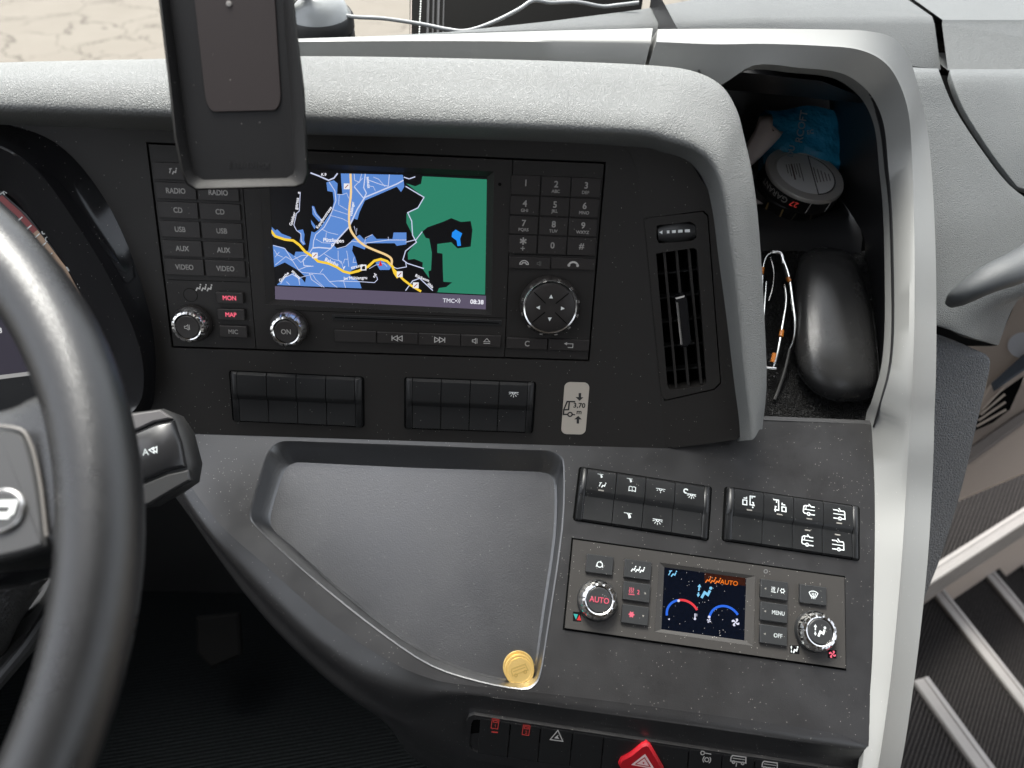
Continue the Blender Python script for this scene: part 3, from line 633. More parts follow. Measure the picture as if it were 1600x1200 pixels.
# grab handle
gp = [dep(1486, 474, .628), dep(1505, 460, .612), dep(1545, 436, .60), dep(1600, 412, .60), dep(1700, 350, .61), dep(1790, 310, .66)]
mb = MB(); mb.tube(gp, [.005, .012, .0145, .0155, .017], M('handle_vinyl', (.06, .064, .067), .5, bump=('leather', 900, .3, .0004)), 20, 6, True, .8); mb.build('grab_handle', dash, ang=60)

# ------------------------------------------------------------------ button helpers
def qbtn(name, fr, px, par, mat, h=.002, h0=-.004, r=.0006, draw=None, label=None):
    """button from two opposite photo corners"""
    a = fr.uv(px[0], px[1], h); b = fr.uv(px[2], px[3], h)
    mb = MB(); mb.prism(fr, rrect(min(a[0], b[0]), min(a[1], b[1]), max(a[0], b[0]), max(a[1], b[1]), r, 3), h0, h, mat, bev=.0003)
    if draw: draw(mb, (a[0] + b[0]) / 2, (a[1] + b[1]) / 2, fr.P(h + .0001))
    o = mb.build(name, par, ang=30)
    if label: o['label'] = label
    return o
def rbtn(name, fr, cx, cy, wpx, hpx, par, mat, h=.002, h0=-.004, draw=None, label=None):
    k = .0; c = fr.uv(cx, cy, h); d = (fr.at(cx, cy, h) - Vector(CAM)).dot(Vector(-RM[:, 2]))
    w = wpx * d / F / 2; q = hpx * d / F / 2 * 1.04
    mb = MB(); mb.prism(fr, rrect(c[0] - w, c[1] - q, c[0] + w, c[1] + q, .0005, 3), h0, h, mat, bev=.0004)
    if draw: draw(mb, c[0], c[1], fr.P(h + .0001))
    o = mb.build(name, par, ang=30)
    if label: o['label'] = label
    return o
def T(s, size, mat=dim_m, sx=.9, dx=0, dy=0, bold=None): return lambda mb, u, v, P: mb.text(P, s, u + dx, v + dy, size, mat, sx=sx, bold=bold)
def I(n, size, mat=dim_m, dx=0, dy=0, w=.075): return lambda mb, u, v, P: mb.icon(P, n, u + dx, v + dy, size, mat, w=w)
def AND(*fs):
    def g(*a):
        for f in fs: f(*a)
    return g
def knob(fr, px, py, r, h, par, draw, capmat, nn=14, capr=.62, name='knob'):
    u, v = fr.uv(px, py)
    mb = MB(); N = nn * 8
    mb.lathe(fr, u, v, [(r, 0), (r, h * .35), (r * .98, h * .55), (r * .92, h * .8), (r * .84, h * .97), (r * (capr + .1), h), (r * (capr + .04), h * .97), (r * capr, h * .85)], chrome_m, N, ((2, 3, 4), 8, r * .05, 2))
    mb.lathe(fr, u, v, [(r * 1.02, 0), (r * 1.04, h * .2), (r * 1.0, h * .42)], capmat, 48)
    k = mb.build(name, par, ang=30)
    mc = MB(); mc.lathe(fr, u, v, [(r * capr, h * .8), (r * capr, h * .96), (r * capr * .94, h * 1.0), (r * capr * .6, h * .985), (.0002, h * .98)], capmat, 48)
    draw(mc, u, v, fr.P(h * 1.0 + .0003))
    mc.build('knob_cap', k, ang=40)
    return k

# ------------------------------------------------------------------ media unit
mu = thing('media_unit', 'wide black radio and navigation unit with lit map screen and keypad', 'car radio', RAD.w((u0 + u1) / 2, v0, -.01))
g = .0014
mb = MB()
SCR = [(419, 262), (761, 276), (757.5, 482), (431.5, 466)]
uL1 = RAD.uv(388, 400)[0]; uR0 = RAD.uv(795, 400)[0]
scr_h = pxs(RAD, [(405, 252), (772, 268), (768, 492), (415, 476)])
mb.prism(RAD, [(u0 + g, v0 + g), (uL1 - .0003, v0 + g), (uL1 - .0003, v1 - g), (u0 + g, v1 - g)], -.011, -.0004, unit_m)
mb.prism(RAD, [(uL1 + .0003, v0 + g), (uR0 - .0003, v0 + g), (uR0 - .0003, v1 - g), (uL1 + .0003, v1 - g)], -.011, -.0002, unit_m, [scr_h])
mb.prism(RAD, [(uR0 + .0003, v0 + g), (u1 - g, v0 + g), (u1 - g, v1 - g), (uR0 + .0003, v1 - g)], -.011, -.0004, unit_m)
# bevel around the screen
o_ = [RAD.w(x, y, -.0002) for x, y in scr_h]; i_ = [RAD.at(x, y, -.0055) for x, y in SCR]
mb.rings([o_, i_], unit_m)
# grooves
PR = RAD.P(.0001)
for a, b in (((239, 254), (376, 258)), ((262, 437), (393, 441)), ((803, 395.7 + 2), (930, 400)), ((430, 484), (792, 497))):
    mb.stroke(RAD.PX(-.00015), [a, b], .8, black_m)
mb.poly(RAD.P(-.0001), circ(*RAD.uv(781, 288), .0012, 12), black_m)
mb.stroke(RAD.P(-.0002), circ(*RAD.uv(297.5, 461), .0050, 32), .0003, black_m, True)
mb.icon(RAD.P(-.0002), 'seats', *RAD.uv(318.5, 450), .0105, dim_m)
mb.build('face_panel', mu)
# CD slot
mb = MB(); a = RAD.uv(519, 493); b = RAD.uv(783.5, 507)
mb.prism(RAD, [(a[0], b[1] - .001), (b[0], b[1] - .001), (b[0], a[1] + .0008), (a[0], a[1] + .0008)], -.001, .0004, rockd_m, bev=.0003)
mb.poly(RAD.P(.0005), [(a[0] + .002, b[1] + .0006), (b[0] - .002, b[1] + .0006), (b[0] - .002, a[1] - .001), (a[0] + .002, a[1] - .001)], black_m)
mb.build('disc_slot', mu)
# screen with its map
mb = MB(); HH = -.0058
def PM(h): return RAD.PX(HH + h)
def m3(pts): return [(400 + x / 3.6375, 230 + y / 3.6375) for x, y in pts]
def m8(pts): return [(420 + x / 6, 260 + y / 6) for x, y in pts]
mb.poly(PM(0), [(417, 260), (763, 274), (759.5, 484), (429.5, 468)], lit((12, 11, 13), .6))
blue = lit((92, 138, 210)); pale = lit((205, 212, 240)); yel = lit((250, 208, 60)); pea = lit((245, 210, 150)); grn = lit((42, 128, 100)); blk = lit((10, 9, 11), .6)
mb.poly(PM(.0001), m3([(945, 165), (1312, 183), (1303, 838), (940, 820), (945, 700), (865, 645), (862, 600), (910, 540), (855, 430), (855, 378), (920, 345), (955, 285), (852, 205), (905, 222), (938, 208)]), grn)
mb.poly(PM(.0002), m3([(945, 480), (975, 455), (1060, 425), (1110, 403), (1165, 425), (1220, 420), (1230, 470), (1220, 565), (1145, 575), (1110, 540), (1030, 550), (1030, 600), (1060, 605), (1062, 700), (1065, 765), (1115, 768), (1080, 795), (1040, 800), (1030, 824), (935, 822), (940, 760), (985, 745), (980, 705), (995, 700), (1000, 600), (985, 520), (965, 515)]), blk)
mb.poly(PM(.0002), m3([(862, 640), (900, 635), (948, 655), (945, 690), (985, 745), (940, 765), (860, 720)]), blk)
mb.poly(PM(.0003), m3([(1115, 485), (1135, 468), (1172, 490), (1160, 520), (1165, 560), (1145, 562), (1140, 530), (1112, 510)]), lit((30, 140, 240)))
U1 = [(675, 66), (1258, 80), (1270, 190), (1240, 240), (1200, 190), (900, 320), (850, 430), (830, 500), (800, 490), (760, 560), (650, 680), (610, 740), (640, 770), (720, 760), (780, 690), (850, 640), (900, 690), (970, 635), (1010, 680), (1160, 680), (1170, 620), (1290, 620), (1290, 730), (1200, 745), (1180, 720), (920, 720), (900, 780), (850, 760), (790, 740), (780, 790), (810, 850), (830, 920), (830, 950), (770, 980), (760, 1020), (850, 1080), (870, 1143), (75, 1112), (130, 1060), (220, 1000), (300, 1040), (340, 1090), (350, 1040), (270, 970), (150, 900), (50, 945), (35, 735), (140, 760), (180, 800), (240, 840), (250, 800), (330, 800), (370, 790), (400, 610), (430, 620), (470, 590), (590, 420), (610, 330), (600, 240), (550, 230), (540, 150), (610, 130), (645, 160), (640, 260), (690, 260), (680, 150)]
mb.poly(PM(.0003), m8(U1), blue)
for pg in ([(405, 370), (425, 375), (450, 440), (500, 500), (470, 520), (410, 450)], [(20, 560), (60, 600), (80, 590), (120, 630), (210, 665), (200, 700), (100, 680), (30, 650)], [(270, 600), (320, 590), (335, 640), (330, 690), (345, 730), (320, 740), (290, 700), (300, 640)], [(1000, 900), (1060, 880), (1150, 940), (1130, 970), (1040, 970)], [(395, 500), (440, 560), (430, 590), (400, 540)]):
    mb.poly(PM(.00035), m8(pg), blue)
roads = [([(565, 145), (620, 230), (630, 320), (600, 400), (570, 480), (520, 570), (440, 640), (420, 700), (415, 760), (370, 830), (320, 880), (330, 930), (400, 935)], 1.6),
 ([(410, 765), (470, 760), (580, 770), (600, 740), (640, 690), (750, 570), (830, 400), (900, 290), (1200, 165), (1262, 130)], 2.6), ([(390, 60), (470, 90), (560, 130), (610, 110), (645, 65)], 2.6),
 ([(905, 70), (890, 200), (915, 250), (890, 300), (800, 190)], 2.0), ([(800, 70), (805, 130), (850, 150), (870, 70)], 1.2), ([(940, 130), (1050, 170), (1120, 185), (1130, 75)], 1.4), ([(980, 100), (1030, 120), (1090, 190)], 1), ([(800, 190), (880, 110)], 1.2), ([(920, 180), (980, 190), (1000, 230)], 1),
 ([(660, 270), (655, 360), (740, 410)], 1), ([(640, 262), (690, 265), (730, 250), (750, 300)], 1), ([(600, 405), (740, 450)], 1), ([(580, 460), (690, 490), (745, 520)], 1), ([(500, 590), (560, 620), (650, 640)], 1), ([(440, 680), (500, 715), (580, 720)], 1), ([(540, 620), (530, 700)], 1),
 ([(580, 770), (470, 850), (400, 830), (310, 835), (215, 880), (160, 845), (60, 925)], 1.2), ([(40, 740), (150, 770), (220, 880), (280, 970), (350, 940), (420, 935)], 1.3), ([(280, 970), (310, 995), (380, 1000), (400, 1060), (500, 1130)], 1.2), ([(380, 1000), (510, 1010), (570, 1080), (700, 1070), (760, 1030)], 1.2), ([(300, 1040), (410, 1010), (440, 1060), (520, 1135)], 1), ([(570, 1080), (640, 1135)], 1), ([(700, 1075), (720, 1138)], 1), ([(480, 1000), (510, 960)], 1), ([(240, 840), (300, 900), (340, 870)], 1),
 ([(650, 790), (650, 870), (680, 910)], 1), ([(730, 790), (740, 850), (750, 940)], 1), ([(800, 850), (790, 900), (820, 900)], 1), ([(700, 910), (710, 870), (740, 870)], 1), ([(520, 820), (600, 870), (680, 890), (700, 960)], 1), ([(640, 770), (720, 750), (780, 700), (900, 720), (1120, 690), (1290, 690)], 1.3), ([(900, 715), (905, 670), (970, 640)], 1.1), ([(1120, 660), (1120, 695)], 1),
 ([(295, 240), (285, 420), (260, 440), (235, 550), (260, 600), (300, 630), (305, 700), (330, 725)], 1.4), ([(410, 380), (440, 450), (520, 530)], 1), ([(660, 1075), (850, 1080), (990, 1090), (1020, 1060), (1010, 1030)], 1.3), ([(800, 560), (820, 640), (825, 580)], 1), ([(940, 960), (1000, 925), (1080, 910), (1110, 940)], 1), ([(110, 1100), (150, 1040), (220, 1010), (280, 1050), (290, 1110)], 1.4), ([(165, 1080), (195, 1110)], 1), ([(50, 780), (80, 830), (130, 850)], 1), ([(60, 850), (100, 800)], 1)]
for pts, w in roads: mb.stroke(PM(.0005), m8([p for p in pts]), w * .78, pale)
for pts, w in (([(850, 222), (955, 285), (920, 345), (862, 372), (885, 420), (890, 500), (912, 540), (850, 590), (835, 640), (860, 660), (955, 690)], 1.5), ([(945, 480), (910, 525), (850, 540)], 1.3), ([(780, 680), (800, 690), (855, 680), (850, 650)], 1.2), ([(840, 170), (870, 180), (905, 168)], 1.5), ([(850, 815), (890, 760), (930, 745), (1005, 815)], 1.4)):
    mb.stroke(PM(.0005), m3(pts), w, pale)
mb.stroke(PM(.0006), m8([(18, 600), (60, 655), (150, 685), (230, 695), (290, 740), (340, 800), (420, 850), (460, 890), (560, 910), (640, 945), (700, 985), (760, 1000), (840, 980), (930, 940), (990, 885), (1050, 870), (1110, 890), (1160, 940), (1180, 1000), (1210, 1045)]), 3.8, yel)
mb.stroke(PM(.0006), m3([(783, 696), (840, 755), (880, 785), (938, 820)]), 3.4, yel)
mb.stroke(PM(.0007), [tuple(p) for p in cr([Vector(q) for q in m8([(766, 69), (770, 250), (755, 400), (757, 560), (800, 650), (880, 730), (980, 780), (1100, 830), (1150, 870), (1150, 925)])], 4)], 3.4, pea)
sqw = lit((235, 235, 240)); mb.poly(PM(.0008), m8([(1030, 935), (1045, 880), (1065, 930)]), lit((220, 30, 40)))
for x, y in m8([(730, 187), (432, 835)]) + m3([(817, 722), (908, 785)]):
    mb.poly(PM(.0008), [(x - 4.5, y - 4.5), (x + 4.5, y - 4.5), (x + 4.5, y + 4.5), (x - 4.5, y + 4.5)], sqw); mb.stroke(PM(.0009), [(x - 2.5, y + 2.5), (x + 2.5, y - 2.5)], 1.3, lit((150, 60, 40)))
x, y = m8([(888, 948)])[0]; mb.poly(PM(.0008), [(x - 4.5, y - 4.5), (x + 4.5, y - 4.5), (x + 4.5, y + 4.5), (x - 4.5, y + 4.5)], sqw); mb.poly(PM(.0009), [(x - 2.5, y - 2.5), (x + 2.5, y - 2.5), (x + 2.5, y + 3), (x - 2.5, y + 3)], blk)
mw = lit((240, 240, 248))
def mt_(s, pts, size, rot, sx=1., bold=.25):
    mb.text(PM(.0010), s, pts[0], pts[1], size, mw, rot=rot, sx=sx, flip=-1, bold=bold)
mt_('Püttlingen', m8([(606, 697)])[0], 8.2, -3, 1.0, .35)
mt_('Geisber', m8([(222, 490)])[0], 6.8, 73); mt_('gstrass', m8([(268, 350)])[0], 6.8, 82); mt_('e', m8([(283, 247)])[0], 6.8, 85)
mt_('Kapellenstrasse', m8([(520, 480)])[0], 6.4, 56)
mt_('Bahnho', m8([(590, 895)])[0], 7.6, -24); mt_('f', m8([(706, 950)])[0], 7.6, -16); mt_('strasse', m8([(826, 938)])[0], 7, 14)
mt_('Im Mühlengru', m8([(812, 1050)])[0], 6.6, 2); mt_('nd', m8([(990, 1022)])[0], 6.4, 60)
mt_('Goethe', m8([(140, 1035)])[0], 6.4, 45); mt_('strasse', m8([(255, 1015)])[0], 6.4, -45)
mt_('Rückenm', m3([(945, 743)])[0], 6.2, -22); mt_('ühle', m3([(992, 785)])[0], 6.2, -42); mt_('Völklinger', m8([(783, 400)])[0], 5.6, 82); mt_('strasse', m8([(928, 150)])[0], 6.4, 96); mt_('K.9', m8([(515, 75)])[0], 6, 0)
mb.stroke(PM(.0009), circ(*m8([(598, 735)])[0], 2, 12), 1, mw, True)
mb.poly(PM(.0011), [(429.5, 447), (759.5, 462), (759.5, 484), (430, 469)], lit((92, 84, 104)))
mb.text(PM(.0013), 'TMC', 701, 469.5, 9, lit((215, 215, 225)), flip=-1, rot=-3); mb.text(PM(.0013), '08:38', 745, 471.5, 9.5, mw, flip=-1, rot=-3, bold=.4)
mb.poly(PM(.0013), circ(712.5, 470, 1.2, 10), mw); mb.stroke(PM(.0013), [(715, 467), (716.3, 470), (715, 473)], .8, mw); mb.stroke(PM(.0013), [(717.2, 466), (719, 470), (717.2, 474)], .8, mw)
mb.build('screen', mu)
# left key column
for i, (y0, y1, s) in enumerate(((255, 281.5, None), (285.8, 311.5, 'RADIO'), (316, 341.3, 'CD'), (346, 371, 'USB'), (376, 400.8, 'AUX'), (404.8, 429.7, 'VIDEO'))):
    for j, (x0, x1) in enumerate(((254.5, 315), (318.2, 380))):
        a = RAD.uv(255, 388); b = RAD.uv(315, 388); ua = RAD.uv(x0, 388, .001)[0]; ub = RAD.uv(x1, 388, .001)[0]
        va = RAD.uv(285, y0, .001)[1]; vb = RAD.uv(285, y1, .001)[1]
        mbb = MB(); mbb.prism(RAD, rrect(ua, vb, ub, va, .0004, 2), -.003, .0012, btn_m, bev=.0002)
        if s: mbb.text(RAD.P(.0013), s, (ua + ub) / 2, (va + vb) / 2, .0052, dim_m, sx=.85)
        else: mbb.icon(RAD.P(.0013), 'driver', (ua + ub) / 2, (va + vb) / 2, .0065, dim_m)
        mbb.build('button', mu)
        if i == 5: continue
for px, s, mm in (((336.5, 456.5, 380, 475), 'MON', redl_m), ((339, 482.5, 382.5, 501), 'MAP', redl_m), ((342, 509, 386.5, 528), 'MIC', dim_m)):
    qbtn('button', RAD, px, mu, btn_m, .0028, draw=T(s, .0047, mm, .9))
knob(RAD, 302, 504.5, .0136, .0115, mu, I('speaker', .0065, dim_m, w=.06), btn_m)
knob(RAD, 453, 511.5, .0136, .0115, mu, T('ON', .0052, dim_m), btn_m)
# keypad
ks = ['1', '2', '3', '4', '5', '6', '7', '8', '9', '*', '0', '#']; sub = {'2': 'ABC', '3': 'DEF', '4': 'GHI', '5': 'JKL', '6': 'MNO', '7': 'PQRS', '8': 'TUV', '9': 'WXYZ'}
cx_ = [(797.5, 842), (844.5, 889.3), (891, 935.8)]; ry = [(273.8, 304.2), (306.5, 335.5), (338, 365.6), (367.8, 395.8)]
for k, s in enumerate(ks):
    i, j = divmod(k, 3)
    ua, ub = [RAD.uv(x, 320, .001)[0] for x in cx_[j]]; va, vb = [RAD.uv(820, y, .001)[1] for y in ry[i]]
    uc = (ua + ub) / 2; vc = (va + vb) / 2
    mbb = MB(); mbb.prism(RAD, rrect(ua, vb, ub, va, .0004, 2), -.003, .0012, btn_m, bev=.0002)
    if s == '*': mbb.text(RAD.P(.0013), '*', uc, vc + .0022, .011, dim_m); mbb.text(RAD.P(.0013), '+', uc, vc - .003, .006, dim_m)
    elif s in sub: mbb.text(RAD.P(.0013), s, uc, vc + .0014, .0062, dim_m); mbb.text(RAD.P(.0013), sub[s], uc, vc - .0034, .0031, dim_m)
    else: mbb.text(RAD.P(.0013), s, uc, vc + (.0014 if s == '1' else 0), .0062, dim_m)
    mbb.build('key', mu)
qbtn('button', RAD, (795.4, 401, 859.4, 421.3), mu, btn_m, .0012, draw=AND(I('phoneo', .008, dim_m, dx=-.004), I('speaker', .005, M('legend_faint', (.12, .12, .11)), dx=.007)))
qbtn('button', RAD, (862, 402.5, 929.5, 422.5), mu, btn_m, .0012, draw=I('phone', .0085, dim_m))
qbtn('button', RAD, (792, 527.5, 854.5, 546.5), mu, btn_m, .0014, draw=T('C', .006, dim_m))
qbtn('button', RAD, (857.6, 529.5, 920, 549), mu, btn_m, .0014, draw=I('backarrow', .0075, dim_m))
for px, d in (((522, 516, 587.5, 536), None), ((589, 519, 652.5, 538), I('prev', .008, dim_m)), ((654, 521, 719, 541), I('next', .008, dim_m)), ((720.5, 523, 782, 543), AND(I('speaker', .0065, dim_m, dx=-.0045), I('eject', .0065, dim_m, dx=.0045)))):
    qbtn('button', RAD, px, mu, btn_m, .0014, draw=d)
# navigation dial
du, dv = RAD.uv(858.5, 476); r = .0222
mb = MB(); mb.lathe(RAD, du, dv, [(r, 0), (r, .004), (r * .97, .006), (r * .93, .0078), (r * .88, .0085)], btn_m, 144, ((1, 2), 12, r * .035, 2))
mb.lathe(RAD, du, dv, [(r * .925, .006), (r * .92, .0082), (r * .885, .0092), (r * .84, .0088), (r * .82, .007)], chrome_m, 96)
for k in range(12):
    a = 2 * math.pi * k / 12 + .26; c, s_ = math.cos(a), math.sin(a)
    mb.poly(RAD.P(.0086), [(du + (q * c - t_ * s_), dv + (q * s_ + t_ * c)) for q, t_ in ((r * .93, -.0012), (r * .985, -.0012), (r * .985, .0012), (r * .93, .0012))], chromer_m)
dial = mb.build('dial', mu, ang=35)
mb = MB(); mb.lathe(RAD, du, dv, [(r * .82, .006), (r * .81, .0088), (r * .76, .0094), (r * .2, .0088), (.0002, .0087)], btn_m, 64)
for n_, dx, dy in (('up', 0, .0085), ('down', 0, -.0085), ('left', -.009, 0), ('right', .009, 0)): mb.icon(RAD.P(.0098), n_, du + dx, dv + dy, .0036, white_m)
for a in (42, 138, 222, 318):
    c, s_ = math.cos(R(a)), math.sin(R(a)); mb.stroke(RAD.P(.0097), [(du + .005 * c, dv + .005 * s_), (du + .0172 * c, dv + .0172 * s_)], .0006, black_m)
mb.build('dial_pad', dial, ang=40)

# ------------------------------------------------------------------ rocker banks
def hprof(t):
    pf = [(0, .0005), (.03, .0030), (.44, .0020), (.47, .0021), (.565, .0048), (.60, .0050), (.965, .0034), (1, .0008)]
    for (a, b), (c, d) in zip(pf, pf[1:]):
        if a <= t <= c: return b + (d - b) * (t - a) / (c - a)
    return 0
PF = [0, .015, .03, .44, .47, .52, .565, .60, .965, .985, 1]
def bank(corn, label, mat, legends, fr=CON, group='rocker switch banks on the dashboard', slope=None):
    TLp, TRp, BRp, BLp = corn
    A = fr.at(*BLp); B = fr.at(*BRp); C_ = fr.at(*TLp); D_ = fr.at(*TRp)
    xa = ((B - A) + (D_ - C_)).normalized(); bf = Fr(np.array((A + B + C_ + D_) / 4), fr.n, tuple(xa))
    w = ((B - A).length + (D_ - C_).length) / 2; h = ((C_ - A).length + (D_ - B).length) / 2
    t = thing('switch_bank', label, 'switch panel', bf.w(0, -h / 2, 0), group)
    mb = MB(); mb.prism(bf, rrect(-w / 2, -h / 2, w / 2, h / 2, .0025, 4), -.003, .0006, black_m, bev=.0003)
    ck = w * .062
    for sg in (-1, 1):
        cols = []
        for f_, hh in ((.485, .0012), (.478, .0028), (.45, .0036), (.437, .0030)):
            cols.append([bf.w(sg * w * f_, (tt - .5) * h * (.98 if f_ < .48 else .90), hh * (1 if k not in (0, 10) else .3) + (hprof(tt) - .003) * (.7 if f_ < .46 else .3) * (0 if k in (0, 10) else 1)) for k, tt in enumerate(PF)])
        mb.rings(cols, mat, False)
    mb.build('housing', t, ang=50)
    cw = w * .872 / 4
    for k in range(4):
        x0 = -w * .436 + k * cw + .0003; x1 = x0 + cw - .0006
        mb = MB(); L0 = [bf.w(x0, (tt - .5) * h * .965, hprof(tt)) for tt in PF]; L1 = [bf.w(x1, (tt - .5) * h * .965, hprof(tt)) for tt in PF]
        b0 = [bf.w(x0, (tt - .5) * h * .965, 0) for tt in PF]; b1 = [bf.w(x1, (tt - .5) * h * .965, 0) for tt in PF]
        mb.rings([b0, L0, L1, b1], mat, False)
        for (nm, tt, sz, mm, dx) in legends.get(k, []):
            P = lambda u, v: bf.w(u, v, hprof(v / (h * .965) + .5) + .00012)
            if nm == 'led': mb.poly(P, [(x0 + cw / 2 + dx - .0022, (tt - .5) * h - .0005), (x0 + cw / 2 + dx + .0022, (tt - .5) * h - .0005), (x0 + cw / 2 + dx + .0022, (tt - .5) * h + .0005), (x0 + cw / 2 + dx - .0022, (tt - .5) * h + .0005)], mm)
            else: mb.icon(P, nm, x0 + cw / 2 + dx, (tt - .5) * h, sz, mm, w=.085)
        mb.build('rocker', t, ang=28)
    return t
wm = M('legend_bright', (.62, .66, .66), .5)
led = M('led_off', (.22, .21, .19), .4)
bank([(357, 578), (567, 588.5), (572, 667.5), (364, 658)], 'blank black rocker switch bank left of the other one under the radio', rockd_m, {}, RAD)
bank([(630, 589), (835, 596), (836, 677), (633, 669)], 'black rocker switch bank below the radio with one ceiling lamp symbol', rockd_m, {3: [('lamp', .78, .0075, white_m, 0)]}, RAD)
bank([(904, 729), (1112, 760), (1108, 846), (895, 813)], 'black rocker switch bank with reading lamp, book and moon symbols', rock_m,
     {0: [('spot', .86, .0055, wm, -.0015), ('driver', .70, .0065, wm, .001), ('led', .60, 0, led, 0)], 1: [('spot', .86, .0055, wm, -.0015), ('book', .71, .0065, wm, .001), ('spot', .22, .0075, wm, 0)],
      2: [('lampone', .76, .0075, wm, 0), ('lamp', .2, .0078, wm, 0)], 3: [('moonlamp', .76, .0095, wm, 0)]})
bank([(1131, 760), (1345, 791), (1341, 877), (1128, 845)], 'black rocker switch bank with bus and door symbols beside the silver trim', rock_m,
     {0: [('kneel', .77, .0105, wm, 0), ('led', .61, 0, led, 0)], 1: [('kneelr', .77, .0105, wm, 0), ('led', .61, 0, led, 0)],
      2: [('busl', .78, .0098, wm, 0), ('led', .61, 0, led, 0), ('led', .41, 0, led, 0), ('busl', .23, .0098, wm, 0)], 3: [('busr', .78, .0098, wm, 0), ('led', .61, 0, led, 0), ('led', .41, 0, led, 0), ('busr', .23, .0098, wm, 0)]})

# lower bank in the front face
t = thing('switch_bank', 'long low switch row with the red hazard button at the console foot', 'switch panel', FRT.at(1000, 1190), 'rocker switch banks on the dashboard')
def lw(x): return 1113 + (x - 739) * .148
mb = MB()
fo_ = [(729, 1122), (733, 1115), (741, 1112), (1390, 1210), (1370, 1300), (900, 1207), (745, 1182), (731, 1176), (726, 1165)]
fi_ = [(737, 1126), (740, 1120), (746, 1119), (1384, 1216), (1366, 1285), (900, 1194), (750, 1172), (738, 1167), (734, 1160)]
mb.prism(FRT, pxs(FRT, fo_), -.004, .0028, console_m, [pxs(FRT, fi_)]); mb.prism(FRT, pxs(FRT, fi_), -.004, .0009, black_m); mb.build('housing', t)
xs = [750, 798, 845, 895, 943.5, 1077, 1129, 1180, 1232, 1284, 1336]
for k in range(len(xs) - 1):
    xa, xb = xs[k] + .8, xs[k + 1] - .8; sk = -2.5
    q = [(xa, lw(xa) + 8), (xb, lw(xb) + 8), (xb - 5, lw(xb) + 62), (xa - 5, lw(xa) + 62)]
    mb = MB(); mb.prism(FRT, pxs(FRT, q, .003), .0, .003, rockd_m, bev=.0003)
    PX = lambda x, y: FRT.at(x, y, .0033)
    if k == 0: mb.icon(PX, 'display', 773.5, 1131, 15, red_m, flip=-1, rot=-8); mb.text(PX, '1', 774, 1134, 7, red_m, flip=-1); mb.stroke(PX, [(768, 1143.5), (778, 1144.5)], 2, red_m)
    if k == 1: mb.icon(PX, 'display', 822, 1141, 15, red_m, flip=-1, rot=-8); mb.text(PX, '2', 822, 1144, 7, red_m, flip=-1)
    if k == 2: mb.icon(PX, 'warn', 870.5, 1150, 20, dim_m, flip=-1, rot=-8)
    if k == 5: mb.icon(PX, 'key', 1103, 1183, 19, dim_m, flip=-1, rot=-8)
    if k == 6: mb.icon(PX, 'bus', 1154, 1187, 24, dim_m, flip=-1, rot=-8); mb.stroke(PX, [(1151, 1192), (1150, 1198)], 1.5, dim_m)
    if k == 7: mb.icon(PX, 'bus', 1203, 1196, 24, dim_m, flip=-1, rot=-8)
    mb.build('rocker', t)
mb = MB(); hz = [(1010, 1163), (1016, 1166), (1038, 1204), (1030, 1222), (975, 1212), (966, 1196), (970, 1188), (985, 1180), (1002, 1166)]
mb.prism(FRT, pxs(FRT, hz, .006), .002, .006, hazard_m, bev=.0015)
PX = lambda x, y: FRT.at(x, y, .0062)
mb.poly(PX, [(1008, 1178), (1023, 1202), (986, 1195)], pink_m)
PX = lambda x, y: FRT.at(x, y, .0064); mb.stroke(PX, [(1007, 1184), (1016, 1198), (993, 1194)], 1.4, hazard_m, True); mb.poly(PX, circ(1005.5, 1192, 1.5, 8), hazard_m)
mb.build('hazard_button', t)['label'] = 'red triangular hazard warning button'

# ------------------------------------------------------------------ climate unit
cTL, cTR, cBR, cBL = [CON.at(x, y) for x, y in ((893, 840), (1320, 900), (1322, 1048), (879, 984))]
CLI = Fr(np.array((cTL + cTR + cBR + cBL) / 4), CON.n, tuple((cTR - cTL) + (cBR - cBL)))
cl = thing('climate_unit', 'dark climate control panel with two chrome knobs and small colour display', 'climate control', CLI.w(0, -.04, 0))
mb = MB()
ol = pxs(CLI, [(893, 840), (1320, 900), (1322, 1048), (879, 984)])
mb.prism(CLI, ol, -.001, .0004, black_m)
cc = (sum(p[0] for p in ol) / 4, sum(p[1] for p in ol) / 4)
inn_ = [(p[0] - math.copysign(.0013, p[0] - cc[0]), p[1] - math.copysign(.0015, p[1] - cc[1])) for p in ol]
dso = pxs(CLI, [(1029, 879), (1179, 900), (1176, 1009.5), (1021.5, 987)]); DH = -.0005
HB = .0022
mb.prism(CLI, inn_, .0, HB, climate_m, [dso])
dsi = [(1038, 886.3), (1165.9, 903.3), (1163, 1000.7), (1033.4, 983.2)]
mb.rings([[CLI.w(x, y, HB) for x, y in dso], [CLI.at(x, y, -.0006 + .0012) for x, y in dsi]], climate_m)
PXc = lambda x, y: CLI.at(x, y, HB + .0001)
for x, y, w_, h_ in ((901.5, 963.5, 12.5, 15), (1241.5, 1015, 15, 13), (1300.5, 1022, 13.5, 13)):
    mb.poly(PXc, [(x - w_ / 2, y - h_ / 2 - .5), (x + w_ / 2, y - h_ / 2 + .5), (x + w_ / 2, y + h_ / 2 + .5), (x - w_ / 2, y + h_ / 2 - .5)], gloss_m)
PXd = lambda x, y: CLI.at(x, y, HB + .0002)
mb.poly(PXd, [(896, 959), (903, 960), (900, 968)], lit((60, 190, 180))); mb.poly(PXd, [(901, 969), (905.5, 960.5), (908, 969.5)], lit((230, 50, 50)))
mb.icon(PXd, 'vent', 1242, 1015.3, 13, wm, flip=-1); mb.icon(PXd, 'fan', 1300.7, 1022.3, 12, redl_m, flip=-1)
mb.stroke(PXd, circ(1196.5, 892.7, 2.7, 10), 1.5, M('pin_grey', (.12, .12, .12)), True)
